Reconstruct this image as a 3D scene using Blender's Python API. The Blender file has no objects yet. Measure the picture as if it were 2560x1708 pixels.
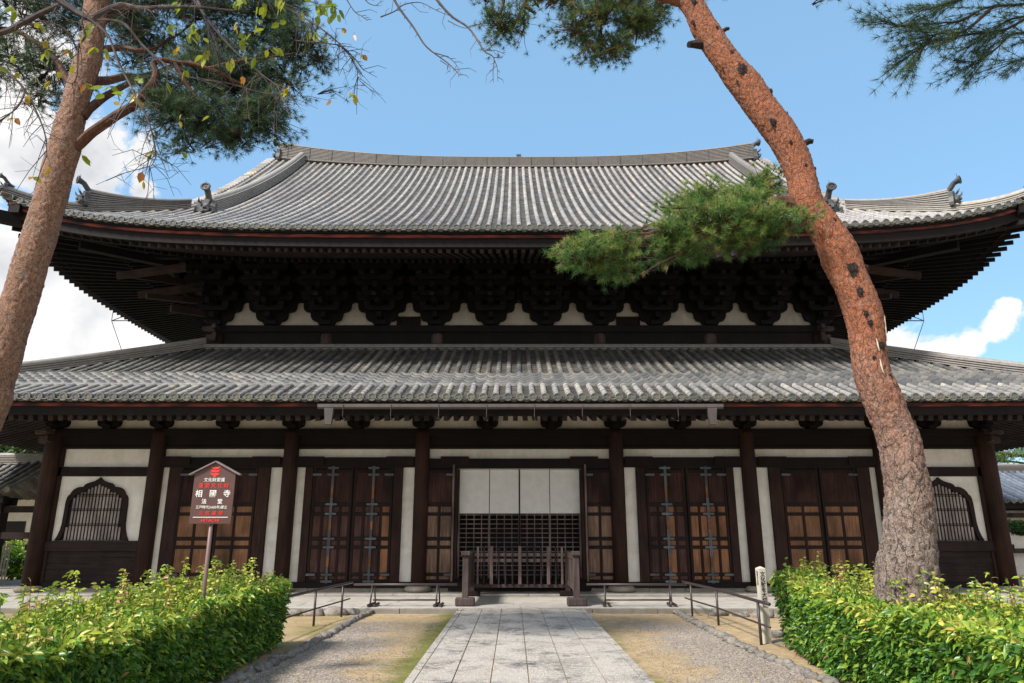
import bpy, math, random
import numpy as np
from mathutils import Vector, noise as mnoise

R = math.radians
random.seed(7)
rng = np.random.default_rng(7)
sc = bpy.context.scene
col = sc.collection

# ---------------------------------------------------------------- camera
CAMX, CAMZ, PITCH, FPX, PCX = -0.19, 1.77, 15.3, 1767.0, 1283.0
cam_d = bpy.data.cameras.new('camera'); cam = bpy.data.objects.new('camera', cam_d); col.objects.link(cam)
cam_d.sensor_width = 36.0
cam_d.lens = FPX / 2560.0 * 36.0
cam_d.shift_x = -(PCX - 1280.0) / 2560.0
cam_d.clip_start = 0.05; cam_d.clip_end = 3000
cam.location = (CAMX, 0, CAMZ); cam.rotation_euler = (R(90 + PITCH), 0, 0)
sc.camera = cam

# ---------------------------------------------------------------- light
SUN_DIR = Vector((-0.72, -0.62, 1.0)).normalized()       # towards the sun
SUN_EL = math.asin(SUN_DIR.z); SUN_AZ = math.atan2(SUN_DIR.x, SUN_DIR.y)
sun_d = bpy.data.lights.new('sun', 'SUN'); sun = bpy.data.objects.new('sun', sun_d); col.objects.link(sun)
sun_d.energy = 3.5; sun_d.angle = R(9.0); sun_d.color = (1.0, 0.955, 0.89)
sun.rotation_euler = SUN_DIR.to_track_quat('Z', 'Y').to_euler()
sun.location = (0, 0, 60)

world = bpy.data.worlds.new('World'); sc.world = world; world.use_nodes = True
wn = world.node_tree.nodes; wl = world.node_tree.links
for n in list(wn): wn.remove(n)
def WN(t, **k):
    n = wn.new(t)
    for a, b in k.items(): setattr(n, a, b)
    return n
w_out = WN('ShaderNodeOutputWorld'); w_bg = WN('ShaderNodeBackground'); w_bg.inputs[1].default_value = 0.105
sky = WN('ShaderNodeTexSky', sky_type='NISHITA', sun_disc=False)
sky.sun_elevation = SUN_EL; sky.sun_rotation = SUN_AZ; sky.air_density = 1.0; sky.dust_density = 0.6; sky.ozone_density = 1.6
w_tc = WN('ShaderNodeTexCoord'); w_nrm = WN('ShaderNodeVectorMath', operation='NORMALIZE')
wl.new(w_tc.outputs['Generated'], w_nrm.inputs[0])
def wmath(op, a, b=None, c=None):
    n = WN('ShaderNodeMath', operation=op)
    for i, v in enumerate((a, b, c)):
        if v is None: continue
        if isinstance(v, (int, float)): n.inputs[i].default_value = v
        else: wl.new(v, n.inputs[i])
    return n.outputs[0]
def cdir(px, py):
    c, s = math.cos(R(PITCH)), math.sin(R(PITCH)); x = (px - PCX) / FPX; u = (854 - py) / FPX
    return Vector((x, c - u * s, s + u * c)).normalized()
n1 = WN('ShaderNodeTexNoise'); n1.inputs['Scale'].default_value = 7.0; n1.inputs['Detail'].default_value = 9; n1.inputs['Roughness'].default_value = 0.62
n1.inputs['Distortion'].default_value = 0.35
n0 = WN('ShaderNodeTexNoise'); n0.inputs['Scale'].default_value = 9.0; n0.inputs['Detail'].default_value = 5; wl.new(w_nrm.outputs[0], n0.inputs['Vector'])
w_wrp = WN('ShaderNodeVectorMath', operation='MULTIPLY_ADD'); wl.new(n0.outputs['Color'], w_wrp.inputs[0]); w_wrp.inputs[1].default_value = (0.11, 0.11, 0.11); wl.new(w_nrm.outputs[0], w_wrp.inputs[2])
wl.new(w_nrm.outputs[0], n1.inputs['Vector'])
def blob(px, py, rad_px):
    d = cdir(px, py); dn = WN('ShaderNodeVectorMath', operation='DISTANCE')
    wl.new(w_wrp.outputs[0], dn.inputs[0]); dn.inputs[1].default_value = d + Vector((0.055, 0.055, 0.055))
    return wmath('SUBTRACT', 1.0, wmath('DIVIDE', dn.outputs['Value'], rad_px / FPX * 0.95))
m = None
for b in [(60, 780, 380), (190, 370, 170), (20, 330, 210), (215, 490, 80), (340, 480, 70), (260, 800, 300), (60, 120, 210), (-400, 500, 560), (320, 370, 90), (2275, 880, 90), (2400, 880, 62), (2470, 840, 60), (2590, 800, 60), (2245, 850, 66), (2340, 895, 75), (2490, 800, 48), (3000, 900, 300)]:
    v = blob(*b); m = v if m is None else wmath('MAXIMUM', m, v)
for d_, rad in (((0.15, -1, 0.45), 0.95), ((-0.9, -0.5, 0.3), 0.6), ((0.9, -0.6, 0.4), 0.6)):     # unseen clouds added behind the camera for neutral fill light
    dn = WN('ShaderNodeVectorMath', operation='DISTANCE'); wl.new(w_nrm.outputs[0], dn.inputs[0]); dn.inputs[1].default_value = Vector(d_).normalized()
    m = wmath('MAXIMUM', m, wmath('SUBTRACT', 1.0, wmath('DIVIDE', dn.outputs['Value'], rad)))
m2 = wmath('ADD', wmath('MULTIPLY', m, 0.8), wmath('MULTIPLY', wmath('SUBTRACT', n1.outputs['Fac'], 0.5), 2.3))
mr = WN('ShaderNodeMapRange', interpolation_type='SMOOTHSTEP'); wl.new(m2, mr.inputs[0]); mr.inputs[1].default_value = 0.16; mr.inputs[2].default_value = 0.4
n2 = WN('ShaderNodeTexNoise'); n2.inputs['Scale'].default_value = 6.0; n2.inputs['Detail'].default_value = 6; wl.new(w_nrm.outputs[0], n2.inputs['Vector'])
cr = WN('ShaderNodeValToRGB'); cr.color_ramp.elements[0].position = 0.28; cr.color_ramp.elements[0].color = (2.7, 2.85, 3.1, 1)
cr.color_ramp.elements[1].position = 0.52; cr.color_ramp.elements[1].color = (5.7, 5.6, 5.5, 1)
cshade = wmath('SUBTRACT', n2.outputs['Fac'], wmath('MULTIPLY', wmath('SUBTRACT', m2, 0.35), 0.13)); wl.new(cshade, cr.inputs[0])
w_mix = WN('ShaderNodeMix', data_type='RGBA')
w_hsv = WN('ShaderNodeMix', data_type='RGBA', blend_type='MULTIPLY'); w_hsv.inputs[0].default_value = 1.0
wl.new(sky.outputs[0], w_hsv.inputs[6]); w_hsv.inputs[7].default_value = (1.22, 1.42, 1.48, 1)
w_pale = WN('ShaderNodeMix', data_type='RGBA'); w_pale.inputs[0].default_value = 0.65; wl.new(w_hsv.outputs[2], w_pale.inputs[6]); w_pale.inputs[7].default_value = (1.5, 2.75, 4.05, 1)
wl.new(mr.outputs[0], w_mix.inputs[0]); wl.new(w_pale.outputs[2], w_mix.inputs[6]); wl.new(cr.outputs[0], w_mix.inputs[7])
wl.new(w_mix.outputs[2], w_bg.inputs[0]); wl.new(w_bg.outputs[0], w_out.inputs[0])
sc.view_settings.view_transform = 'Standard'; sc.view_settings.look = 'None'; sc.view_settings.exposure = 1.0; sc.view_settings.gamma = 1
sc.cycles.max_bounces = 6; sc.cycles.use_denoising = True

# ---------------------------------------------------------------- helpers
def at(px, py, Y):
    c, s = math.cos(R(PITCH)), math.sin(R(PITCH)); x = (px - PCX) / FPX; u = (854 - py) / FPX
    d = (x, c - u * s, s + u * c); t = Y / d[1]
    return Vector((CAMX + d[0] * t, Y, CAMZ + d[2] * t))

class MB:
    def __init__(s): s.V = []; s.F = []; s.T = []
    def add(s, vs, fs, tint=None):
        o = len(s.V); s.V.extend([tuple(v) for v in vs]); s.F.extend([tuple(i + o for i in f) for f in fs])
        s.T.extend([random.random() if tint is None else tint] * len(vs))
    def bx(s, x0, x1, y0, y1, z0, z1, tint=None):
        x0, x1 = min(x0, x1), max(x0, x1); y0, y1 = min(y0, y1), max(y0, y1); z0, z1 = min(z0, z1), max(z0, z1)
        s.add([(x0, y0, z0), (x1, y0, z0), (x1, y1, z0), (x0, y1, z0), (x0, y0, z1), (x1, y0, z1), (x1, y1, z1), (x0, y1, z1)],
              [(0, 3, 2, 1), (4, 5, 6, 7), (0, 1, 5, 4), (1, 2, 6, 5), (2, 3, 7, 6), (3, 0, 4, 7)], tint)
        return s
    def bar(s, p, q, w, h, up=(0, 0, 1), w2=None, h2=None, tint=None):
        p, q = Vector(p), Vector(q); d = (q - p).normalized(); r = d.cross(Vector(up))
        if r.length < 1e-4: r = d.cross(Vector((0, 1, 0)))
        r.normalize(); u = r.cross(d).normalized(); w2 = w if w2 is None else w2; h2 = h if h2 is None else h2
        vs = []
        for c, a, b in ((p, w / 2, h / 2), (q, w2 / 2, h2 / 2)):
            vs += [c - r * a - u * b, c + r * a - u * b, c + r * a + u * b, c - r * a + u * b]
        s.add(vs, [(0, 1, 2, 3), (7, 6, 5, 4), (0, 4, 5, 1), (1, 5, 6, 2), (2, 6, 7, 3), (3, 7, 4, 0)], tint)
        return s
    def tube(s, pts, rad, n=8, cap=True, tint=None, jit=0):
        pts = [Vector(p) for p in pts]; m_ = len(pts)
        if not hasattr(rad, '__len__'): rad = [rad] * m_
        vs = []; ref = None
        for i, p in enumerate(pts):
            d = (pts[min(i + 1, m_ - 1)] - pts[max(i - 1, 0)]).normalized()
            if ref is None:
                ref = d.cross(Vector((0.13, 0.31, 0.94)))
                if ref.length < 0.1: ref = d.cross(Vector((1, 0, 0)))
            r = (ref - d * ref.dot(d)).normalized(); ref = r; u = d.cross(r)
            for k in range(n):
                a = 2 * math.pi * k / n; rr = rad[i] * (1 + (random.uniform(-jit, jit) if jit else 0))
                vs.append(p + (r * math.cos(a) + u * math.sin(a)) * rr)
        fs = [(i * n + k, i * n + (k + 1) % n, (i + 1) * n + (k + 1) % n, (i + 1) * n + k) for i in range(m_ - 1) for k in range(n)]
        if cap: fs += [tuple(range(n - 1, -1, -1)), tuple((m_ - 1) * n + k for k in range(n))]
        s.add(vs, fs, tint); return s
    def prism(s, poly, a, b, axis='Y', tint=None):
        n = len(poly)
        def mk(p, t): return (p[0], t, p[1]) if axis == 'Y' else ((t, p[0], p[1]) if axis == 'X' else (p[0], p[1], t))
        vs = [mk(p, a) for p in poly] + [mk(p, b) for p in poly]
        fs = [tuple(range(n)), tuple(range(2 * n - 1, n - 1, -1))] + [(i, (i + 1) % n + 0, (i + 1) % n + n, i + n)[::-1] for i in range(n)]
        s.add(vs, fs, tint); return s
    def lathe(s, prof, c=(0, 0, 0), axis='Z', n=16, tint=None):
        vs = []
        for r, h in prof:
            for k in range(n):
                a = 2 * math.pi * k / n; x, y = r * math.cos(a), r * math.sin(a)
                vs.append((c[0] + x, c[1] + y, c[2] + h) if axis == 'Z' else ((c[0] + x, c[1] - h, c[2] + y) if axis == 'Y' else (c[0] + h, c[1] + x, c[2] + y)))
        m_ = len(prof)
        fs = [(i * n + k, i * n + (k + 1) % n, (i + 1) * n + (k + 1) % n, (i + 1) * n + k) for i in range(m_ - 1) for k in range(n)]
        fs += [tuple(range(n - 1, -1, -1)), tuple((m_ - 1) * n + k for k in range(n))]
        s.add(vs, fs, tint); return s
    def blobm(s, c, r, sub=2, amp=0.18, fr=2.0, tint=None):
        import bmesh
        bm = bmesh.new(); bmesh.ops.create_icosphere(bm, subdivisions=sub, radius=1)
        vs = []; off = Vector((random.uniform(0, 99), random.uniform(0, 99), 0))
        for v in bm.verts:
            k = 1 + amp * mnoise.noise(v.co * fr + off) * 2
            vs.append((c[0] + v.co.x * r[0] * k, c[1] + v.co.y * r[1] * k, c[2] + v.co.z * r[2] * k))
        fs = [tuple(v.index for v in f.verts) for f in bm.faces]; bm.free(); s.add(vs, fs, tint); return s
    def build(s, name, mat, parent=None, smooth=False, bevel=0, autosm=False):
        o = mesh_obj(name, np.array(s.V, dtype=np.float64).reshape(-1, 3), s.F, mat, parent, smooth, np.array(s.T))
        if bevel:
            b = o.modifiers.new('bevel', 'BEVEL'); b.width = bevel; b.segments = 2; b.limit_method = 'ANGLE'; b.angle_limit = R(40)
        return o

ORIGIN = {}
def mesh_obj(name, V, F, mat, parent=None, smooth=False, tint=None):
    org = ORIGIN.get(parent.name, Vector((0, 0, 0))) if parent else Vector((0, 0, 0))
    me = bpy.data.meshes.new(name); V = V - np.array(org)
    if isinstance(F, np.ndarray):
        n, k = F.shape
        me.vertices.add(len(V)); me.vertices.foreach_set('co', V.astype(np.float32).ravel())
        me.loops.add(n * k); me.loops.foreach_set('vertex_index', F.astype(np.int32).ravel())
        me.polygons.add(n); me.polygons.foreach_set('loop_start', (np.arange(n) * k).astype(np.int32))
        me.update(calc_edges=True)
    else:
        me.from_pydata([tuple(v) for v in V], [], F); me.update()
    if tint is not None:
        a = me.attributes.new('tint', 'FLOAT', 'POINT'); a.data.foreach_set('value', tint.astype(np.float32))
    if smooth: me.polygons.foreach_set('use_smooth', [True] * len(me.polygons))
    me.validate()
    o = bpy.data.objects.new(name, me); col.objects.link(o)
    if mat: me.materials.append(mat)
    if parent: o.parent = parent; ORIGIN[o.name] = org
    else: ORIGIN[o.name] = Vector((0, 0, 0))
    return o
def empty(name, loc, label, cat, group=None):
    o = bpy.data.objects.new(name, None); col.objects.link(o); o.location = loc; o.empty_display_size = 0.3
    ORIGIN[o.name] = Vector(loc); o['label'] = label; o['category'] = cat
    if group: o['group'] = group
    return o
def tag(o, label=None, cat=None, group=None, kind=None):
    if label: o['label'] = label
    if cat: o['category'] = cat
    if group: o['group'] = group
    if kind: o['kind'] = kind
    return o
def dup(o, loc=None, rot=None, parent=None):
    c = o.copy(); col.objects.link(c)
    if parent: c.parent = parent
    if loc is not None: c.location = loc
    if rot is not None: c.rotation_euler = rot
    for ch in list(o.children):
        d = ch.copy(); col.objects.link(d); d.parent = c
        for g in list(ch.children):
            e = g.copy(); col.objects.link(e); e.parent = d
    return c

# ---------------------------------------------------------------- materials
class NT:
    def __init__(s, name, rough=0.8):
        s.m = bpy.data.materials.new(name); s.m.use_nodes = True; s.n = s.m.node_tree.nodes; s.l = s.m.node_tree.links
        s.b = s.n['Principled BSDF']; s.b.inputs['Roughness'].default_value = rough
        s.tc = s.n.new('ShaderNodeTexCoord')
    def new(s, t, **k):
        n = s.n.new(t)
        for a, b in k.items(): setattr(n, a, b)
        return n
    def mp(s, scale=(1, 1, 1), rot=(0, 0, 0)):
        n = s.new('ShaderNodeMapping'); s.l.new(s.tc.outputs['Object'], n.inputs[0]); n.inputs['Scale'].default_value = scale; n.inputs['Rotation'].default_value = rot
        return n.outputs[0]
    def noise(s, vec, sc_=5, det=5, rough=0.55, dist=0):
        n = s.new('ShaderNodeTexNoise'); s.l.new(vec, n.inputs['Vector']); n.inputs['Scale'].default_value = sc_; n.inputs['Detail'].default_value = det
        n.inputs['Roughness'].default_value = rough; n.inputs['Distortion'].default_value = dist
        return n.outputs['Fac']
    def ramp(s, fac, stops):
        n = s.new('ShaderNodeValToRGB'); s.l.new(fac, n.inputs[0]); e = n.color_ramp.elements
        while len(e) < len(stops): e.new(0.5)
        for i, (p, c) in enumerate(stops): e[i].position = p; e[i].color = (*c, 1) if len(c) == 3 else c
        return n.outputs[0]
    def mix(s, fac, a, b, mode='MIX'):
        n = s.new('ShaderNodeMix', data_type='RGBA', blend_type=mode)
        for i, v in ((0, fac), (6, a), (7, b)):
            if isinstance(v, (int, float)): n.inputs[i].default_value = v
            elif isinstance(v, tuple): n.inputs[i].default_value = (*v, 1)
            else: s.l.new(v, n.inputs[i])
        return n.outputs[2]
    def math(s, op, a, b=None):
        n = s.new('ShaderNodeMath', operation=op)
        for i, v in enumerate((a, b)):
            if v is None: continue
            if isinstance(v, (int, float)): n.inputs[i].default_value = v
            else: s.l.new(v, n.inputs[i])
        return n.outputs[0]
    def attr(s, name='tint'):
        n = s.new('ShaderNodeAttribute'); n.attribute_name = name; return n.outputs['Fac']
    def col(s, c):
        if isinstance(c, tuple): s.b.inputs['Base Color'].default_value = (*c, 1)
        else: s.l.new(c, s.b.inputs['Base Color'])
        return s
    def bump(s, h, st=0.3, d=0.02):
        n = s.new('ShaderNodeBump'); n.inputs['Strength'].default_value = st; n.inputs['Distance'].default_value = d
        s.l.new(h, n.inputs['Height']); s.l.new(n.outputs[0], s.b.inputs['Normal']); return s

def wood(name, dark, light, axis='Z', rough=0.75, spec=0.25, grain=26):
    t = NT(name, rough); t.b.inputs['Specular IOR Level'].default_value = spec
    sc_ = {'Z': (grain, grain, 1.1), 'X': (1.1, grain, grain), 'Y': (grain, 1.1, grain)}[axis]
    f = t.noise(t.mp(sc_), 1.0, 5, 0.6, 0.8); g = t.noise(t.mp((1.3, 1.3, 0.7)), 1.4, 4)
    c = t.ramp(f, [(0.3, dark), (0.72, light)])
    c2 = t.mix(t.math('MULTIPLY', t.attr(), 0.35), c, tuple(v * 0.55 for v in light))
    c3 = t.mix(1.0, c2, t.ramp(g, [(0.3, (0.42,) * 3), (0.7, (1.5,) * 3)]), 'MULTIPLY')
    t.col(c3).bump(f, 0.25, 0.01)
    return t.m
M = {}
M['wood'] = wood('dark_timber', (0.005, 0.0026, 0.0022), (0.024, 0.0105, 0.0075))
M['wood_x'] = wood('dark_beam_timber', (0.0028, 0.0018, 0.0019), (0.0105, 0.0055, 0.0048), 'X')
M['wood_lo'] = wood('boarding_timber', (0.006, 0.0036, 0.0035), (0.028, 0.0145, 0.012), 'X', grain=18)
M['wood_soffit'] = wood('shaded_eave_timber', (0.0016, 0.0013, 0.0017), (0.007, 0.0042, 0.0045), 'Y')  # under-eave shadow is put into this near-black timber colour
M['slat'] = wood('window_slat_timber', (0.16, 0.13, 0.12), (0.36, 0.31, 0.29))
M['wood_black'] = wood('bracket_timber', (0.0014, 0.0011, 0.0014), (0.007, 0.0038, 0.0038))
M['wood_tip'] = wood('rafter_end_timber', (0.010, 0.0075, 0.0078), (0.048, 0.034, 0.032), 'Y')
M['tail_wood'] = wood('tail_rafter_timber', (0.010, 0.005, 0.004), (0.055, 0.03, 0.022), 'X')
M['col_wood'] = wood('column_timber', (0.010, 0.0045, 0.0038), (0.045, 0.018, 0.012))
M['panel_dark'] = wood('dark_panel', (0.018, 0.008, 0.0075), (0.10, 0.046, 0.038))
M['panel_brown'] = wood('brown_panel', (0.10, 0.045, 0.022), (0.25, 0.125, 0.065), grain=16)
M['panel_orange'] = wood('orange_panel', (0.13, 0.055, 0.026), (0.29, 0.135, 0.068), grain=16)
M['panel_grey'] = wood('grey_brown_panel', (0.08, 0.045, 0.032), (0.24, 0.15, 0.105), grain=16)
M['grey_wood'] = wood('weathered_timber', (0.09, 0.06, 0.055), (0.25, 0.18, 0.16), grain=22)
M['grey_wood_d'] = wood('weathered_dark_timber', (0.026, 0.018, 0.018), (0.095, 0.066, 0.06), grain=22)
t = NT('red_eave_board', 0.8)
f = t.noise(t.mp((1.2, 6, 6)), 1.3, 5); t.col(t.ramp(f, [(0.40, (0.02, 0.006, 0.006)), (0.52, (0.12, 0.02, 0.014)), (0.66, (0.22, 0.045, 0.028))])); M['red'] = t.m
def plaster(name, c0, c1):
    t = NT(name, 0.9); f = t.noise(t.mp((1, 1, 1)), 2.2, 6, 0.6); g = t.noise(t.mp((1, 1, 0.35)), 7, 4)
    c = t.ramp(f, [(0.3, c0), (0.7, c1)]); c = t.mix(0.35, c, t.ramp(g, [(0.35, (0.75,) * 3), (0.65, (1,) * 3)]), 'MULTIPLY'); c = t.mix(0.5, c, t.ramp(t.noise(t.mp((.8, 1, 1.6)), 1.0, 6, 0.7), [(0.36, (0.72, 0.70, 0.62)), (0.5, (1, 1, 1))]), 'MULTIPLY')
    t.col(c).bump(t.noise(t.mp((1, 1, 1)), 60, 3), 0.08, 0.004); return t.m
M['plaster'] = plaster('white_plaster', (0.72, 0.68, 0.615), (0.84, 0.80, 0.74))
M['plaster_up'] = plaster('shaded_plaster', (0.40, 0.36, 0.31), (0.50, 0.455, 0.395))  # eave shade of the upper wall is put into this darker plaster colour
def tilem(name, stops, mott=0.5, rough=0.62, edge=(0.75, 0.72, 0.66), streak=0.45):
    t = NT(name, rough); a = t.attr(); f = t.noise(t.mp((1, 1, 1)), 9, 6, 0.65); g = t.noise(t.mp((1, 1, 1)), 55, 3)
    c = t.ramp(a, stops); c = t.mix(mott, c, t.ramp(f, [(0.3, (0.42, 0.40, 0.38)), (0.5, (1, 1, 1)), (0.75, (1.25, 1.2, 1.08))]), 'MULTIPLY')
    c = t.mix(0.25, c, t.ramp(g, [(0.35, (0.55,) * 3), (0.6, (1.15,) * 3)]), 'MULTIPLY')
    c = t.mix(streak, c, t.ramp(t.noise(t.mp((5, .32, .32)), 1.0, 5, 0.6), [(0.34, (0.45, 0.43, 0.42)), (0.5, (0.95, 0.94, 0.93)), (0.68, (1.15, 1.13, 1.08))]), 'MULTIPLY')
    c = t.mix(0.3, c, t.ramp(t.noise(t.mp((.25, .25, .25)), 1.0, 4), [(0.35, (0.7, 0.7, 0.7)), (0.65, (1.12, 1.1, 1.05))]), 'MULTIPLY')
    t.col(c).bump(f, 0.2, 0.01); return t.m
M['tile_up'] = tilem('light_roof_tile', [(0.0, (0.21, 0.195, 0.188)), (0.45, (0.325, 0.303, 0.29)), (0.9, (0.40, 0.37, 0.34)), (0.96, (0.47, 0.39, 0.28)), (1.0, (0.42, 0.3, 0.19))])
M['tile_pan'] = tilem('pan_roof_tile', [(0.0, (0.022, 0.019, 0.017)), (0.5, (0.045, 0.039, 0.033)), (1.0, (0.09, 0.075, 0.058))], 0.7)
M['tile_lo'] = tilem('weathered_roof_tile', [(0.0, (0.055, 0.062, 0.068)), (0.35, (0.11, 0.112, 0.112)), (0.7, (0.18, 0.176, 0.165)), (0.94, (0.25, 0.232, 0.205)), (1.0, (0.25, 0.18, 0.11))], 0.8)
M['tile_eave'] = tilem('grey_eave_tile', [(0.0, (0.17, 0.17, 0.17)), (0.6, (0.28, 0.27, 0.26)), (0.97, (0.42, 0.39, 0.35)), (1.0, (0.4, 0.3, 0.2))])
M['tile_band'] = tilem('grey_band_tile', [(0.0, (0.07, 0.072, 0.076)), (0.6, (0.125, 0.122, 0.12)), (1.0, (0.18, 0.17, 0.155))], 0.6)
M['tile_disc'] = tilem('dark_disc_tile', [(0.0, (0.085, 0.09, 0.085)), (0.6, (0.14, 0.14, 0.125)), (1.0, (0.2, 0.19, 0.13))], 0.6)
M['tile_ridge'] = tilem('ridge_tile', [(0.0, (0.18, 0.165, 0.155)), (0.6, (0.27, 0.25, 0.235)), (1.0, (0.36, 0.33, 0.29))], 0.5, streak=0.2)
M['ornament'] = tilem('ornament_tile', [(0.0, (0.04, 0.042, 0.048)), (1.0, (0.10, 0.10, 0.10))], 0.7)
M['tile_blue'] = tilem('blue_grey_tile', [(0.0, (0.07, 0.085, 0.11)), (1.0, (0.16, 0.19, 0.24))], 0.5)
t = NT('granite_slab', 0.75)
f = t.noise(t.mp((1, 1, 1)), 75, 4, 0.8); g = t.noise(t.mp((1, 1, 1)), 1.5, 6, 0.62, 0.5); h = t.noise(t.mp((1, 1.6, 1)), 8, 6, 0.72)
c = t.ramp(f, [(0.40, (0.085, 0.075, 0.068)), (0.5, (0.38, 0.33, 0.28)), (0.6, (0.66, 0.58, 0.49))])
c = t.mix(t.math('MULTIPLY', t.attr(), 0.3), c, (0.42, 0.39, 0.36))
st = t.math('MULTIPLY', t.ramp(g, [(0.45, (0, 0, 0)), (0.64, (1, 1, 1))]), t.ramp(h, [(0.43, (0, 0, 0)), (0.54, (1, 1, 1))]))
c = t.mix(t.math('MULTIPLY', st, 0.9), c, (0.05, 0.047, 0.05)); t.col(c).bump(f, 0.15, 0.003); M['granite'] = t.m
t = NT('platform_stone', 0.85); f = t.noise(t.mp((1, 1, 1)), 3, 6, 0.6); g = t.noise(t.mp((1, 1, 1)), 90, 3)
c = t.ramp(f, [(0.3, (0.30, 0.27, 0.235)), (0.7, (0.46, 0.43, 0.385))]); c = t.mix(t.math('MULTIPLY', t.attr(), 0.4), c, (0.33, 0.3, 0.26)); c = t.mix(0.4, c, t.ramp(g, [(0.35, (0.5,) * 3), (0.6, (1.1,) * 3)]), 'MULTIPLY')
t.col(c).bump(g, 0.2, 0.004); M['stone'] = t.m
t = NT('kerb_granite', 0.85); f = t.noise(t.mp((1, 1, 1)), 110, 3); g = t.noise(t.mp((1, 1, 1)), 4, 5)
c = t.ramp(f, [(0.35, (0.10, 0.09, 0.075)), (0.65, (0.34, 0.31, 0.27))]); c = t.mix(0.5, c, t.ramp(g, [(0.3, (0.4, 0.38, 0.3)), (0.7, (1.1, 1.05, 1))]), 'MULTIPLY'); t.col(c).bump(f, 0.4, 0.006); M['kerb'] = t.m
t = NT('rough_rock', 0.9); f = t.noise(t.mp((1, 1, 1)), 14, 8, 0.68); g = t.noise(t.mp((1, 1, 1)), 3, 3)
c = t.ramp(f, [(0.32, (0.035, 0.032, 0.03)), (0.52, (0.15, 0.135, 0.118)), (0.75, (0.38, 0.35, 0.31))]); c = t.mix(t.math('MULTIPLY', t.attr(), 0.5), c, (0.30, 0.25, 0.2))
t.col(c).bump(f, 0.7, 0.03); M['rock'] = t.m
M['lead'] = tilem('iron_strap', [(0.0, (0.04, 0.048, 0.058)), (1.0, (0.11, 0.13, 0.15))], 0.8, 0.6)
t = NT('painted_steel', 0.45); t.col((0.045, 0.032, 0.03)).bump(t.noise(t.mp((1, 1, 1)), 30, 3), 0.1, 0.003); M['steel'] = t.m
t = NT('gutter_metal', 0.5); t.col(t.ramp(t.noise(t.mp((1, 1, 1)), 4, 5), [(0.3, (0.05, 0.04, 0.038)), (0.7, (0.085, 0.07, 0.066))])); M['gutter'] = t.m
t = NT('sign_brown', 0.45); t.col(t.ramp(t.noise(t.mp((1, 1, 1)), 9, 5), [(0.3, (0.075, 0.032, 0.026)), (0.7, (0.098, 0.044, 0.036))])); M['sign'] = t.m
t = NT('sign_pole', 0.5); t.col(t.ramp(t.noise(t.mp((1, 1, 0.3)), 9, 5), [(0.3, (0.15, 0.088, 0.078)), (0.7, (0.21, 0.125, 0.11))])); M['pole'] = t.m
t = NT('sign_cap', 0.5); t.col(t.ramp(t.noise(t.mp((1, 1, 1)), 9, 5), [(0.3, (0.14, 0.105, 0.1)), (0.7, (0.21, 0.165, 0.155))])); M['cap'] = t.m
def flat(name, c, rough=0.7):
    t = NT(name, rough); f = t.noise(t.mp((1, 1, 1)), 20, 4)
    t.col(t.mix(0.5, c, t.ramp(f, [(0.3, tuple(v * 0.85 for v in c)), (0.7, tuple(min(1, v * 1.1) for v in c))]))); return t.m
M['txt_white'] = flat('white_paint', (0.78, 0.77, 0.72)); M['txt_red'] = flat('red_paint', (0.68, 0.03, 0.02)); M['txt_black'] = flat('black_paint', (0.01, 0.01, 0.012))
M['white_post'] = flat('white_post_paint', (0.52, 0.47, 0.38)); M['black'] = flat('interior_dark', (0.004, 0.0035, 0.004)); M['wire'] = flat('wire_dark', (0.03, 0.03, 0.035))  # interior_dark is near-black: the shade of unlit rooms is in its colour
t = NT('paper_blind', 0.9); f = t.new('ShaderNodeTexWave', wave_type='BANDS', bands_direction='Z'); t.l.new(t.mp((1, 1, 1)), f.inputs['Vector']); f.inputs['Scale'].default_value = 22
g = t.noise(t.mp((1, 1, 1)), 4, 5); c = t.ramp(g, [(0.3, (0.66, 0.645, 0.61)), (0.7, (0.76, 0.745, 0.71))]); c = t.mix(0.18, c, f.outputs['Color'], 'MULTIPLY'); t.col(c); M['blind'] = t.m
def leafm(name, stops, rough=0.45, trans=0.0):
    t = NT(name, rough); t.b.inputs['Specular IOR Level'].default_value = 0.35
    c = t.ramp(t.attr(), stops); c = t.mix(0.35, c, t.ramp(t.noise(t.mp((1, 1, 1)), 3, 4), [(0.3, (0.6, 0.65, 0.6)), (0.7, (1.2, 1.15, 1.0))]), 'MULTIPLY'); t.col(c)
    if trans:
        tr = t.new('ShaderNodeBsdfTranslucent'); t.l.new(c, tr.inputs[0]); mx = t.new('ShaderNodeMixShader'); mx.inputs[0].default_value = trans
        t.l.new(t.b.outputs[0], mx.inputs[1]); t.l.new(tr.outputs[0], mx.inputs[2]); t.l.new(mx.outputs[0], t.n['Material Output'].inputs[0])
    return t.m
M['needle'] = leafm('pine_needles', [(0.0, (0.04, 0.085, 0.03)), (0.5, (0.085, 0.15, 0.045)), (0.9, (0.2, 0.24, 0.06)), (1.0, (0.3, 0.22, 0.08))], 0.5, 0.35)
M['needle_d'] = leafm('dark_pine_needles', [(0.0, (0.035, 0.07, 0.04)), (0.6, (0.07, 0.13, 0.06)), (1.0, (0.16, 0.18, 0.06))], 0.5, 0.35)
M['needle_b'] = leafm('bright_pine_needles', [(0.0, (0.045, 0.115, 0.035)), (0.5, (0.125, 0.235, 0.055)), (0.92, (0.30, 0.37, 0.10)), (1.0, (0.34, 0.27, 0.11))], 0.5, 0.35)
M['hedge'] = leafm('hedge_leaves', [(0.0, (0.025, 0.085, 0.02)), (0.3, (0.07, 0.18, 0.03)), (0.55, (0.17, 0.30, 0.04)), (0.8, (0.40, 0.48, 0.06)), (0.95, (0.58, 0.50, 0.12)), (1.0, (0.45, 0.24, 0.15))], 0.32, 0.3)
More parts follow.
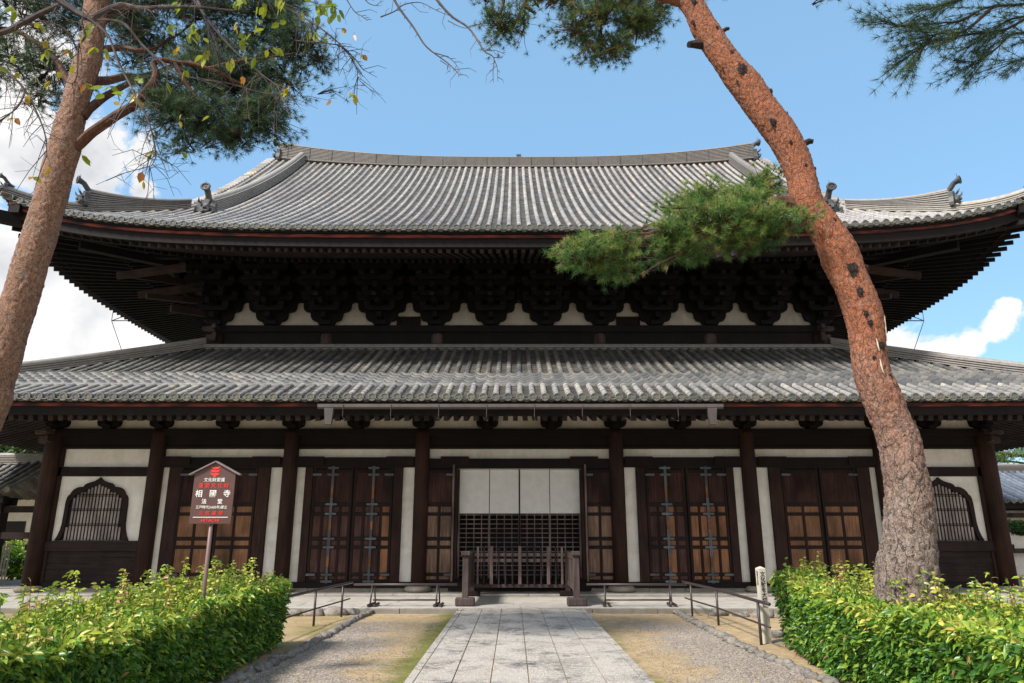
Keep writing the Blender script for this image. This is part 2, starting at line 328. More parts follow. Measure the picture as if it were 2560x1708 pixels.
M['cherry_leaf'] = leafm('cherry_leaves', [(0.0, (0.16, 0.24, 0.02)), (0.5, (0.32, 0.34, 0.025)), (0.8, (0.5, 0.36, 0.03)), (1.0, (0.45, 0.17, 0.05))], 0.4, 0.45)
M['far_leaf'] = leafm('distant_leaves', [(0.0, (0.03, 0.07, 0.02)), (0.6, (0.08, 0.14, 0.035)), (1.0, (0.16, 0.2, 0.05))], 0.6, 0.2)
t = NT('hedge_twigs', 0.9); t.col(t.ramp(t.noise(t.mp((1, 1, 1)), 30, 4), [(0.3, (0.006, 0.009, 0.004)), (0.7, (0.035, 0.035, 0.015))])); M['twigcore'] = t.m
def bark(name, orange, grey, zmix, vscale, deep):
    t = NT(name, 0.85)
    v = t.new('ShaderNodeTexVoronoi', feature='DISTANCE_TO_EDGE'); w = t.noise(t.mp((1, 1, 1)), 6, 4)
    wv = t.new('ShaderNodeVectorMath', operation='MULTIPLY_ADD'); cb = t.new('ShaderNodeCombineXYZ')
    for i in range(3): t.l.new(w, cb.inputs[i])
    t.l.new(cb.outputs[0], wv.inputs[0]); wv.inputs[1].default_value = (0.4, 0.4, 0.4); t.l.new(t.mp((1, 1, 0.5)), wv.inputs[2])
    t.l.new(wv.outputs[0], v.inputs['Vector']); v.inputs['Scale'].default_value = vscale
    sep = t.new('ShaderNodeSeparateXYZ'); t.l.new(t.tc.outputs['Object'], sep.inputs[0])
    zz = t.math('ADD', sep.outputs[2], t.math('MULTIPLY', t.math('SUBTRACT', t.noise(t.mp((1, 1, 1)), 3.5, 5), 0.5), 2.2))
    mr_ = t.new('ShaderNodeMapRange'); t.l.new(zz, mr_.inputs[0]); mr_.inputs[1].default_value = zmix[0]; mr_.inputs[2].default_value = zmix[1]
    fine = t.noise(t.mp((1, 1, 0.5)), 22, 7, 0.7); fine2 = t.noise(t.mp((1, 1, 0.8)), 70, 4, 0.6)
    oc = t.ramp(fine, [(0.3, tuple(x * 0.5 for x in orange)), (0.5, orange), (0.72, tuple(min(1, x * 1.35 + 0.02) for x in orange))])
    gc = t.ramp(fine, [(0.3, tuple(x * 0.45 for x in grey)), (0.5, grey), (0.72, tuple(min(1, x * 1.5) for x in grey))])
    gp = t.mix(t.ramp(t.noise(t.mp((1, 1, 1)), 8, 5), [(0.55, (0, 0, 0)), (0.68, (0.5, 0.5, 0.5))]), oc, grey)
    base = t.mix(mr_.outputs[0], gc, gp)
    crack = t.ramp(v.outputs['Distance'], [(0.0, (0.0,) * 3), (0.045 if deep else 0.03, (1,) * 3)])
    cm = t.math('MULTIPLY', t.math('SUBTRACT', 1.0, crack), t.math('SUBTRACT', 0.9, t.math('MULTIPLY', mr_.outputs[0], 0.72)))
    cc = t.mix(cm, base, tuple(x * 0.10 for x in grey))
    cc = t.mix(0.6, cc, t.ramp(fine2, [(0.38, (0.2, 0.16, 0.14)), (0.5, (1, 1, 1)), (0.68, (1.45, 1.4, 1.35))]), 'MULTIPLY'); t.col(cc)
    hh = t.math('ADD', t.math('MULTIPLY', crack, 0.6), t.math('ADD', t.math('MULTIPLY', fine, 0.9), t.math('MULTIPLY', fine2, 0.35))); t.bump(hh, 0.9, 0.04)
    return t.m
M['bark_r'] = bark('red_pine_bark', (0.29, 0.10, 0.045), (0.22, 0.165, 0.135), (1.9, 4.6), 9.0, True)
M['bark_l'] = bark('pink_pine_bark', (0.27, 0.145, 0.092), (0.2, 0.17, 0.15), (-6, -4), 12.0, False)
M['branch'] = wood('branch_bark', (0.035, 0.016, 0.011), (0.12, 0.055, 0.035), grain=20)
M['cherry_bark'] = wood('cherry_bark', (0.03, 0.022, 0.022), (0.12, 0.095, 0.088), grain=14)
M['scar'] = wood('branch_scar', (0.004, 0.003, 0.003), (0.035, 0.022, 0.018), grain=30)

# ---------------------------------------------------------------- ground, path, platform
t = NT('ground_earth', 0.95)
sep = t.new('ShaderNodeSeparateXYZ'); t.l.new(t.tc.outputs['Object'], sep.inputs[0])
big = t.noise(t.mp((1, 1, 1)), 0.9, 6, 0.6); mid = t.noise(t.mp((1, 1, 1)), 5, 6, 0.65); fin = t.noise(t.mp((1, 1, 1)), 70, 4, 0.7); peb = t.new('ShaderNodeTexVoronoi'); t.l.new(t.mp((1, 1, 1)), peb.inputs['Vector']); peb.inputs['Scale'].default_value = 42
ax = t.math('ABSOLUTE', sep.outputs[0])
sand = t.ramp(mid, [(0.3, (0.27, 0.185, 0.095)), (0.7, (0.48, 0.355, 0.205))])
grav = t.ramp(peb.outputs['Color'], [(0.1, (0.12, 0.10, 0.085)), (0.5, (0.30, 0.25, 0.205)), (0.9, (0.50, 0.42, 0.34))])
moss = t.ramp(mid, [(0.3, (0.06, 0.075, 0.012)), (0.7, (0.21, 0.19, 0.04))])
gm = t.math('ADD', t.math('MULTIPLY', t.math('SUBTRACT', ax, 2.15), 0.9), t.math('MULTIPLY', t.math('SUBTRACT', big, 0.5), 3.0))
gm = t.math('SUBTRACT', gm, t.math('MULTIPLY', t.math('GREATER_THAN', ax, 3.6), 10.0))
yf = t.new('ShaderNodeMapRange'); t.l.new(sep.outputs[1], yf.inputs[0]); yf.inputs[1].default_value = 16.6; yf.inputs[2].default_value = 15.0
gm = t.math('MULTIPLY', t.ramp(gm, [(0.0, (0, 0, 0)), (0.5, (1, 1, 1))]), yf.outputs[0])
c = t.mix(gm, sand, grav)
mm = t.math('SUBTRACT', t.math('MULTIPLY', t.math('ADD', mid, big), 1.45), t.math('MULTIPLY', t.math('ABSOLUTE', t.math('SUBTRACT', ax, 1.6)), 1.2))
mm = t.math('MAXIMUM', t.math('SUBTRACT', mm, 1.0), t.math('MULTIPLY', t.math('GREATER_THAN', ax, 3.62), t.math('SUBTRACT', t.math('ADD', mid, big), 0.93)))
mm = t.math('SUBTRACT', mm, t.math('MULTIPLY', t.math('GREATER_THAN', sep.outputs[0], 0.0), 0.28))
c = t.mix(t.ramp(mm, [(0.0, (0, 0, 0)), (0.35, (1, 1, 1))]), c, moss)
c = t.mix(0.5, c, t.ramp(fin, [(0.35, (0.45, 0.43, 0.4)), (0.6, (1.15, 1.12, 1.08))]), 'MULTIPLY')
t.col(c); t.bump(t.math('ADD', fin, t.math('MULTIPLY', peb.outputs['Distance'], 0.6)), 0.6, 0.012); M['ground'] = t.m
g = MB()
xs = np.concatenate([[-600, -200, -60], np.linspace(-24, 24, 121), [60, 200, 600]]); ys = np.concatenate([[-200, -40, -5], np.linspace(2, 26, 81), [40, 80, 200, 900]])
vs = []
for y in ys:
    for x in xs:
        z = 0.022 * mnoise.noise(Vector((x * 0.8, y * 0.8, 0))) - 0.012
        if 17.0 < y: z = -0.03
        if abs(x) < 1.75: z = -0.02 + 0.008 * mnoise.noise(Vector((x * 2, y * 2, 3)))
        vs.append((x, y, z))
nx = len(xs); fs = [(j * nx + i, j * nx + i + 1, (j + 1) * nx + i + 1, (j + 1) * nx + i) for j in range(len(ys) - 1) for i in range(nx - 1)]
g.add(vs, fs); tag(g.build('ground', M['ground'], smooth=True), kind='structure')

p = MB(); lanes = [-1.38 + 0.46 * i for i in range(7)]
for sd in (-1, 1):
    y = 3.0
    while y < 17.88:
        y1 = min(y + random.uniform(1.2, 1.7), 17.88); p.bx(sd * 1.386, sd * 1.49, y, y1 - 0.006, -0.05, 0.082 + random.uniform(-.002, .002)); y = y1
for i in range(6):
    y = 3.0 - random.random() * 0.9
    while y < 17.88:
        y1 = min(y + random.uniform(0.95, 1.5), 17.88); p.bx(lanes[i] + 0.007, lanes[i + 1] - 0.007, y, y1 - 0.003, -0.05, 0.085 + random.uniform(-.003, .003)); y = y1
o = p.build('path', M['granite'], bevel=0.003); tag(o, kind='structure')
p = MB(); p.bx(-1.489, 1.489, 2.5, 17.87, -0.06, 0.068); tag(p.build('path_bedding', M['ground']), kind='structure')

p = MB()
for x0 in np.arange(-19.0, 19.0, 1.9):
    x1 = x0 + 1.9
    if x0 > -3 and x1 < 3 or True:
        p.bx(x0 + 0.004, x1 - 0.004, 17.9, 18.35, -0.1, 0.1)
rows = [18.353, 19.25, 20.2, 21.2]
for r_ in range(3):
    x = -19.0
    while x < 19:
        w_ = random.uniform(0.8, 1.0) if abs(x) < 2.4 else random.uniform(1.6, 2.4)
        p.bx(x + 0.003, x + w_ - 0.003, rows[r_], rows[r_ + 1] - 0.005, -0.1, 0.098 + random.uniform(-.0015, .0015)); x += w_
p.bx(-19, 19, 21.2, 46, -0.1, 0.1)
x = -18.6
while x < 18.5:
    w_ = random.uniform(1.7, 2.6); p.bx(x + 0.003, min(x + w_, 18.6) - 0.003, 21.15, 45.5, 0.1, 0.155); x += w_
p.bx(-18.9, 18.9, 18.36, 21.15, -0.09, 0.088)
tag(p.build('platform', M['stone'], bevel=0.012), kind='structure')
p = MB(); x = -19.0
while x < 19:
    w_ = random.uniform(1.1, 1.9)
    if not (x > -1.5 and x + w_ < 1.5): p.bx(x, x + w_ - 0.012, 17.80, 17.895, -0.15, 0.094 + random.uniform(-.01, .006))
    x += w_
tag(p.build('kerb', M['kerb'], bevel=0.015), kind='structure')

# ---------------------------------------------------------------- temple hall
hall = empty('temple_hall', (0, 33.1, 0.1), 'large dark timber temple hall with two tiered grey tiled roofs and white plaster walls', 'temple')

SP = 0.327
XE, YE, YC, Z0U = 16.2, 20.3, 33.1, 10.97
def liftU(d): return 1.1 * np.exp(-np.maximum(d, 0) / 2.7)
def zU(u, t, half, ridge=True):
    z = Z0U + 0.58 * t + 0.0113 * t * t + liftU((half - np.abs(u)) + t)
    if ridge: z = z + 0.42 * (np.abs(u) / 12.3) ** 3 * (t / 12.8) ** 2
    return z
XM, YM, Z0M = 18.0, 18.35, 5.25
def liftM(d): return 0.4 * np.exp(-np.maximum(d, 0) / 1.6)
def zM(u, t, half): return Z0M + 0.42 * t + 0.007 * t * t + liftM((half - np.abs(u)) + t)

# axis maps: (u along the eave, t inwards, z) -> world
def mapF(xe, ye): return lambda u, t, z: np.stack([u, ye + t, z], -1)
def mapL(xe, ye): return lambda u, t, z: np.stack([-xe + t, YC + u, z], -1)
def mapR(xe, ye): return lambda u, t, z: np.stack([xe - t, YC + u, z], -1)
def mapB(xe, ye): return lambda u, t, z: np.stack([u, 2 * YC - ye - t, z], -1)

class NP:
    def __init__(s): s.V = []; s.F = []; s.T = []; s.n = 0
    def grid(s, P, tint):        # P (..., a, b, 3) grids of quads
        P = np.asarray(P); a, b = P.shape[-3:-1]; P = P.reshape(-1, a, b, 3); k = len(P)
        idx = np.arange(a * b).reshape(a, b); q = np.stack([idx[:-1, :-1], idx[:-1, 1:], idx[1:, 1:], idx[1:, :-1]], -1).reshape(-1, 4)
        F = (q[None] + (np.arange(k) * a * b)[:, None, None]).reshape(-1, 4) + s.n
        s.V.append(P.reshape(-1, 3)); s.F.append(F); s.T.append(np.repeat(np.broadcast_to(np.asarray(tint, float).ravel(), (k,)), a * b)); s.n += k * a * b
    def build(s, name, mat, parent, smooth=False):
        return mesh_obj(name, np.concatenate(s.V), np.concatenate(s.F), mat, parent, smooth, np.concatenate(s.T))

def round_rows(npb, mp_, zf, us, half, t0, t1f, r=0.1, L=0.34, off=0.02, tmin=None):
    ang = np.linspace(-0.12, math.pi + 0.12, 9)
    for u in us:
        t1 = t1f(u)
        if t1 - t0 < 0.08: continue
        n = max(1, int(round((t1 - t0) / (L * 0.84)))); e = np.linspace(t0, t1, n + 1); rowv = random.random(); walk = random.random()
        for i in range(n):
            walk = min(1, max(0, walk + random.uniform(-.22, .22)))
            a, b = e[i], e[i + 1] + 0.01
            for (ta, ra) in ((a, r), (b, r * 0.9)): pass
            du = r * np.cos(ang); dz = r * np.sin(ang)
            ra = np.array([1.0, 0.99, 0.9])[:, None]; tt = np.array([a, a + 0.25 * (b - a), b])[:, None]
            U = u + du[None] * ra; Tt = tt + 0 * U; Z = zf(u + 0 * U, Tt, half) + off + dz[None] * ra
            npb.grid(mp_(U + random.uniform(-.004, .004), Tt, Z + random.uniform(-.004, .004)), 0.5 * walk + 0.3 * random.random() + 0.2 * rowv if random.random() > .02 else random.uniform(.9, 1))
def pan_rows(npb, mp_, zf, us, half, t0, t1f, sp=SP, cs=0.2, sag=0.03, lip=0.016, thick=True):
    prof = np.array([-0.5, -0.25, 0, 0.25, 0.5]); pz = (prof * 2) ** 2 * sag
    for u in us:
        t1 = t1f(u)
        if t1 - t0 < 0.02: continue
        n = max(1, int(round((t1 - t0) / cs))); e = np.linspace(t0, t1, n + 1)
        a = e[:-1][:, None]; b = e[1:][:, None]
        U = np.broadcast_to(u + prof * sp * 1.02, (n, 5))
        za = zf(U, a + 0 * U, half) + pz + lip; zb = zf(U, b + 0 * U, half) + pz; zl = za - lip - 0.002
        G = np.stack([mp_(U, a + 0 * U, zl), mp_(U, a + 0 * U, za), mp_(U, b + 0 * U, zb)], 1)  # (n,3,5,3)
        npb.grid(G, rng.random(n))

def disc_parts(us, mp_, zf, half, r, parent, t=-0.03, off=0.02):
    var = []
    for k in range(5):
        mbv = MB(); disc_tiles(mbv, [0.0], lambda u, t_, z: np.array([0.0, 0.0, 0.0]), lambda u, t_, h: np.array(0.0), 0, r=r, off=0); o = mbv.build('eave_disc_tile', M['tile_disc'], None); var.append(o)
    org = ORIGIN[parent.name]; used = set()
    us = sorted(us, key=lambda u: abs(u)); extra = us[100:]
    for i, u in enumerate(us[:100]):
        c = mp_(np.array(u), np.array(t), zf(np.array(float(u)), np.array(0.0), half) + off)
        k = random.randrange(5) if i >= 5 else i
        o = var[k] if i < 5 else var[k].copy()
        if i >= 5: col.objects.link(o)
        o.parent = parent; o.location = Vector(tuple(float(v) for v in c)) - org; ORIGIN[o.name] = org
    if extra: mbv = MB(); disc_tiles(mbv, extra, mp_, zf, half, r=r, off=off); o = mbv.build('eave_disc_tiles', M['tile_disc'], parent); o['kind'] = 'stuff'
def disc_tiles(mb, us, mp_, zf, half, t=-0.03, off=0.02, r=0.108, axis='Y', sgn=1):
    for u in us:
        c = mp_(np.array(u), np.array(t), zf(np.array(float(u)), np.array(0.0), half) + off)
        ti = random.random()
        if axis == 'Y':
            prof = [(r, -0.06), (r, 0.012), (r * 0.93, 0.02), (r * 0.76, 0.02), (r * 0.72, 0.004), (r * 0.5, 0.004), (r * 0.48, 0.010), (r * 0.44, 0.010), (r * 0.42, 0.004), (0.002, 0.004)]
            mb.lathe(prof, tuple(c), 'Y', 18, ti)
            for k in range(3):          # three comma swirls
                a0 = k * 2.094 + random.uniform(-.3, .3); vs = []
                for j in range(6):
                    a = a0 + j * 0.36; rr = r * (0.12 + 0.055 * j); w_ = r * (0.15 - 0.022 * j)
                    for q in (rr - w_ * .5, rr + w_ * .5): vs.append((c[0] + q * math.cos(a), c[1] - 0.014, c[2] + q * math.sin(a)))
                mb.add(vs, [(2 * j, 2 * j + 1, 2 * j + 3, 2 * j + 2) for j in range(5)], min(1, ti + 0.3))
        else:
            mb.lathe([(r, -0.06), (r, 0.02), (r * .75, 0.02), (r * .7, 0.004), (0.002, 0.004)], tuple(c), 'X', 12, ti)
def lips(npb, us, mp_, zf, half, sp=SP, t=-0.05, rr=0.1):
    s = np.linspace(-1, 1, 7)
    for u in us:
        for lay, (dt, dz) in enumerate(((0.0, -0.015), (0.035, -0.052))):
            U = u + s * (sp / 2 - 0.045); zz_ = zf(U * 0 + u, U * 0, half) + dz - 0.055 * (1 - s ** 2) + 0.01
            G = np.stack([mp_(U, U * 0 + t + dt + .1, zz_ + 0.028), mp_(U, U * 0 + t + dt, zz_ + 0.028), mp_(U, U * 0 + t + dt, zz_), mp_(U, U * 0 + t + dt + .12, zz_ - .004)], 0)
            npb.grid(G, random.random())
def band(mb, mp_, us, half, lift, z0, ta, tb, za, zb, tint=None, sl=0.0):
    us = np.asarray(us, float); n = len(us); vs = []
    for u in us:
        lf = float(lift(half - abs(u)))
        for (tt, zz_) in ((ta, za), (tb, za + sl), (tb, zb + sl), (ta, zb)):
            vs.append(tuple(mp_(np.array(u), np.array(tt), np.array(z0 + lf + zz_))))
    fs = [(i * 4 + k, i * 4 + (k + 1) % 4, (i + 1) * 4 + (k + 1) % 4, (i + 1) * 4 + k) for i in range(n - 1) for k in range(4)] + [(0, 1, 2, 3), tuple((n - 1) * 4 + k for k in (3, 2, 1, 0))]
    mb.add(vs, fs, tint)
def sweep(mb, pts, prof, tint=None, frame_up=(0, 0, 1)):
    """sweep a closed (side, up) profile along pts; prof may be callable of fraction"""
    pts = [Vector(p) for p in pts]; n = len(pts); vs = []; k = None
    for i, p in enumerate(pts):
        d = (pts[min(i + 1, n - 1)] - pts[max(i - 1, 0)]); dh = Vector((d.x, d.y, 0)).normalized(); r = Vector((dh.y, -dh.x, 0))
        pr = prof(i / (n - 1)) if callable(prof) else prof; k = len(pr)
        for (a, b) in pr: vs.append(p + r * a + Vector((0, 0, b)))
    fs = [(i * k + j, i * k + (j + 1) % k, (i + 1) * k + (j + 1) % k, (i + 1) * k + j) for i in range(n - 1) for j in range(k)] + [tuple(range(k))[::-1], tuple((n - 1) * k + j for j in range(k))]
    mb.add(vs, fs, tint)
def ridge_prof(h, w=0.17, n=5, cap=0.11):
    n = int(n); L = h / n; left = []; 
    for i in range(n):
        z = i * L; wi = w * (1.12 if i == 0 else 1.0) ; left += [(-wi, z + 0.004), (-wi, z + L * 0.5), (-wi + 0.06, z + L * 0.56), (-wi + 0.06, z + L * 0.98)]
    top = [(-cap * math.cos(a), h + cap * 0.95 * math.sin(a)) for a in np.linspace(0.05, math.pi - 0.05, 8)]
    right = [(-a, b) for a, b in left[::-1]]
    return left + top + right

# ---- upper roof
halfF, halfS = XE, YC - YE
NR = int(XE / SP)
rowsF = [i * SP for i in range(-NR, NR + 1)]; gapsF = [(i + 0.5) * SP for i in range(-NR - 1, NR + 1)]
GX = 12.45
def t1F(u):
    a = abs(u)
    return 12.55 if a < GX else max(0.0, XE - a - 0.12)
zfU = lambda u, t, half: zU(u, t, half, True); zfUs = lambda u, t, half: zU(u, t, half, False)
b = NP(); pan_rows(b, mapF(XE, YE), zfU, gapsF, halfF, 0.0, t1F)
NRS = int(halfS / SP); rowsS = [i * SP for i in range(-NRS, NRS + 1)]; gapsS = [(i + .5) * SP for i in range(-NRS - 1, NRS + 1)]
def t1S(u): return min(4.9, max(0.0, halfS - abs(u) - 0.12))
for mp_ in (mapL(XE, YE), mapR(XE, YE)): pan_rows(b, mp_, zfUs, gapsS, halfS, 0.0, t1S, cs=0.4)
pan_rows(b, mapB(XE, YE), zfU, gapsF, halfF, 0.0, t1F, cs=1.2)
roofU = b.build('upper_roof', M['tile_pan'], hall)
b = NP(); round_rows(b, mapF(XE, YE), zfU, rowsF, halfF, 0.0, t1F, 0.084)
for mp_ in (mapL(XE, YE), mapR(XE, YE)): round_rows(b, mp_, zfUs, rowsS, halfS, 0.0, t1S, L=0.6)
b.build('round_tiles', M['tile_up'], roofU, smooth=True)['kind'] = 'stuff'
b = NP(); lips(b, gapsF, mapF(XE, YE), zfU, halfF); b.build('eave_pan_tiles', M['tile_disc'], roofU)
disc_parts(rowsF, mapF(XE, YE), zfU, halfF, 0.108, roofU)

us = np.linspace(-XE, XE, 81); usS = np.linspace(-halfS, halfS, 61)
mr1, mb1, mdk = MB(), MB(), MB()
for mp_, uu, half in ((mapF(XE, YE), us, halfF), (mapL(XE, YE), usS, halfS), (mapR(XE, YE), usS, halfS)):
    band(mdk, mp_, uu, half, liftU, Z0U, 0.05, 0.5, -0.15, -0.04)
    band(mr1, mp_, uu, half, liftU, Z0U, 0.14, 0.45, -0.25, -0.152)
    band(mb1, mp_, uu, half, liftU, Z0U, 0.20, 0.5, -0.54, -0.252)
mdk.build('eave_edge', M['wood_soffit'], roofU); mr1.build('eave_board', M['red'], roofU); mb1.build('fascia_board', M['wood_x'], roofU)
# soffit boards and rafters
def inner(u, half, t):      # fan: position along the eave shrinks towards the wall
    return u * (1 - (t / 5.07) * (1 - (half - 5.07) / half))
sof = MB(); raf = MB(); raf1 = None; rafter_front = []
for nm, mp_, half in (('F', mapF(XE, YE), halfF), ('L', mapL(XE, YE), halfS), ('R', mapR(XE, YE), halfS)):
    zf = lambda u, t, z: z + float(liftU(half - abs(u) + 0.6 * t))
    uu = np.linspace(-half + 0.3, half - 0.3, 61); prof = [(0.4, -0.50), (2.5, 0.10), (2.5, 0.0), (5.3, 1.2)]; vs = []
    for u in uu:
        for tt, zz_ in prof:
            iu = inner(u, half, tt); vs.append(tuple(mp_(np.array(iu), np.array(tt), np.array(Z0U + zf(u, tt, zz_)))))
    k = len(prof); sof.add(vs, [(i * k + j, i * k + j + 1, (i + 1) * k + j + 1, (i + 1) * k + j) for i in range(len(uu) - 1) for j in range(k - 1)])
    i = 0; ulist = []
    x = 0.135
    while x < half - 0.35: ulist += [x, -x]; x += 0.268 * (1 + 0.28 * (x / half) ** 2)
    for u in ulist:
        P = lambda tt, zz_: Vector(tuple(float(v) for v in mp_(np.array(inner(u, half, tt)), np.array(tt), np.array(Z0U + zf(u, tt, zz_)))))
        if nm == 'F' and abs(u) < 12.6:
            rafter_front.append((P(0.36, -0.605), P(2.55, 0.04)))
        else: raf.bar(P(0.36 if nm == 'F' else -0.0, -0.605 if nm == 'F' else -0.66), P(2.55, 0.04), 0.12, 0.12)
        raf.bar(P(2.2, -0.22), P(5.2, 1.06), 0.12, 0.13)
    # kioi board between the tiers
    vs = []
    for u in uu:
        for tt, z_ in ((2.28, -0.13), (2.42, -0.13), (2.42, 0.0), (2.28, 0.0)): vs.append(tuple(mp_(np.array(inner(u, half, tt)), np.array(tt), np.array(Z0U + zf(u, tt, z_)))))
    sof.add(vs, [(i * 4 + j, i * 4 + (j + 1) % 4, (i + 1) * 4 + (j + 1) % 4, (i + 1) * 4 + j) for i in range(len(uu) - 1) for j in range(4)])
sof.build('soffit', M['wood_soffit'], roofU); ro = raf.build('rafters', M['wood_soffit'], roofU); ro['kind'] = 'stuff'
for a_, b_ in rafter_front:
    m_ = MB(); m_.bar(a_, b_, 0.12, 0.12); m_.build('rafter', M['wood_tip'], roofU)
# hip rafters at the corners
for sx in (-1, 1):
    for a_, b_, w_, h_ in (((sx * 11.2, 25.2, 11.75), (sx * 16.35, 20.15, 11.35), .3, .42), ((sx * 11.2, 25.2, 11.3), (sx * 14.6, 21.8, 11.05), .28, .3), ((sx * 11.2, 2 * YC - 25.2, 11.75), (sx * 16.35, 2 * YC - 20.15, 11.35), .3, .42)):
        hr = MB(); hr.bar(a_, b_, w_, h_, h2=h_ * .86); hr.build('hip_rafter', M['wood_soffit'], roofU)

# main ridge
rp = [(x, YC - 0.0, 20.12 + 0.5 * (abs(x) / 12.25) ** 2.6) for x in np.linspace(-12.35, 12.35, 61)]
mbx = MB(); sweep(mbx, rp, lambda f_: ridge_prof(0.6 + 0.32 * abs(2 * f_ - 1) ** 3, 0.26, 10, 0.12)); mbx.build('main_ridge', M['tile_ridge'], roofU)
mbx = MB(); mbx.bx(-0.02, 0.22, YC - .12, YC + .12, 20.72, 20.92); mbx.build('ridge_box', M['wire'], roofU)
mbx = MB()
for x in np.arange(-11.9, 12, 1.15):
    zb = 20.02 + 0.5 * (abs(x) / 12.25) ** 2.6; h = 0.62 + 0.3 * (abs(x) / 12.35) ** 3
    mbx.tube([(x, YC - .275, zb + .12), (x, YC - .275, zb + h - .01), (x, YC - .1, zb + h + .13)], 0.012, 4)
mbx.build('ridge_wires', M['lead'], roofU)
# descending and hip ridges
KX = 11.15
for sx in (-1, 1):
    tt = np.linspace(12.5, 3.3, 34)
    pts = [(sx * (KX + 0.12 * ((12.5 - t_) / 9) ** 2), YE + t_, float(zfU(np.array(KX), np.array(t_), halfF)) + 0.05) for t_ in tt]
    m_ = MB(); sweep(m_, pts, ridge_prof(0.50, 0.19, 7, 0.13)); m_.build('descending_ridge', M['tile_ridge'], roofU)
    # hip ridge: lower tier to the corner, upper tier to the second ornament
    d_ = np.linspace(3.9, -0.1, 26)
    m_ = MB(); sweep(m_, [(sx * (XE - q), YE + q, float(zfUs(np.array(XE - q), np.array(max(q, 0)), halfF)) + 0.04) for q in d_], ridge_prof(0.22, 0.17, 3, 0.11)); m_.build('hip_ridge', M['tile_ridge'], roofU)
    d_ = np.linspace(3.9, 1.55, 18)
    m_ = MB(); sweep(m_, [(sx * (XE - q), YE + q, float(zfUs(np.array(XE - q), np.array(q), halfF)) + 0.26) for q in d_], lambda f_: ridge_prof(0.14 + 0.42 * f_ ** 1.6, 0.15, 6, 0.1)); m_.build('hip_ridge', M['tile_ridge'], roofU)
    # gable edge tiles: short rounds lying across the verge
    b = NP(); vm = MB()
    for t_ in np.arange(3.9, 12.6, 0.27):
        z_ = float(zfU(np.array(12.5), np.array(t_), halfF)) + 0.03; y_ = YE + t_
        vm.tube([(sx * 12.52, y_, z_ + 0.04), (sx * 12.98, y_, z_ - 0.02)], [0.095, 0.1], 10)
    vm.build('verge_tiles', M['tile_up'], roofU, smooth=False)
    vm = MB()
    for seg in range(12):
        ta, tb = 3.9 + seg * .72, 3.9 + (seg + 1) * .72
        za, zb = [float(zfU(np.array(12.5), np.array(q), halfF)) for q in (ta, tb)]
        vm.bar((sx * 12.72, YE + ta, za - .22), (sx * 12.72, YE + tb, zb - .22), 0.1, 0.34)
        vm.bar((sx * 12.72, 2 * YC - YE - ta, za - .22), (sx * 12.72, 2 * YC - YE - tb, zb - .22), 0.1, 0.34)
    vm.build('bargeboard', M['wood'], roofU)
    vm = MB(); gw = [(YE + t_, float(zfU(np.array(11.7), np.array(t_), halfF)) - .25) for t_ in np.linspace(4.4, 12.8, 9)]
    poly = gw + [(2 * YC - y_, z_) for y_, z_ in gw[::-1][1:]]
    vm.prism(poly, sx * 11.75, sx * 11.6, 'X'); vm.build('gable_wall', M['wood'], roofU)
# ridge ornaments
def ornament(name, pos, yaw, s=1.0, curl=1.0, parent=roofU):
    """demon-face end tile facing -Y in its own frame, with the horn tile above"""
    m_ = MB()
    out = [(-.24, 0), (.24, 0), (.27, .1), (.23, .3), (.25, .46), (.19, .52), (.13, .47), (.06, .58), (0, .6), (-.06, .58), (-.13, .47), (-.19, .52), (-.25, .46), (-.23, .3), (-.27, .1)]
    m_.prism(out, -0.06, 0.07); m_.blobm((0, -.1, .26), (.15, .09, .17), 2, .2, 3); m_.blobm((-.08, -.17, .33), (.045, .05, .045), 1, .1); m_.blobm((.08, -.17, .33), (.045, .05, .045), 1, .1)
    m_.blobm((0, -.19, .24), (.05, .06, .045), 1, .1); m_.blobm((0, -.15, .12), (.13, .07, .05), 2, .2)
    for sx in (-1, 1):
        m_.tube([(sx * .1, -.12, .4), (sx * .16, -.2, .47), (sx * .14, -.24, .56)], [.035, .03, .008], 6)
        m_.tube([(sx * .17, -.08, .08), (sx * .25, -.14, .14), (sx * .22, -.18, .24), (sx * .16, -.15, .22)], [.05, .045, .035, .02], 6)
    m_.tube([(0, .35, .46), (0, .16, .56), (0, .02, .72), (0, -.08, .86), (0, -.24, .93)], [.10, .09, .08, .08, .10], 14)
    m_.lathe([(.06, -.03), (.135, -.01), (.14, .03), (.115, .045), (.095, .045), (.085, .02), (.03, .02), (.025, .035), (.002, .035)], (0, -.24, .935), 'Y', 18)
    m_.tube([(0, -.2, 1.03), (-.03, -.2, 1.17)], .008, 4)
    for i in range(len(m_.V)):
        x, y, z = (c_ * s for c_ in m_.V[i]); x *= 1.22; y *= 1.1; m_.V[i] = (pos[0] + x * math.cos(yaw) - y * math.sin(yaw), pos[1] + x * math.sin(yaw) + y * math.cos(yaw), pos[2] + z)
    return m_.build(name, M['ornament'], parent)
for sx in (-1, 1):
    ornament('ridge_ornament', (sx * 12.38, YC, 20.50), sx * R(90), 1.25)
    ornament('ridge_ornament', (sx * 11.3, YE + 3.15, 12.86), 0, 1.12)
    ornament('ridge_ornament', (sx * (XE - 1.5), YE + 1.5, 12.42), sx * R(45), 1.0)
    ornament('ridge_ornament', (sx * (XE + .05), YE - .05, 12.15), sx * R(45), 0.6)

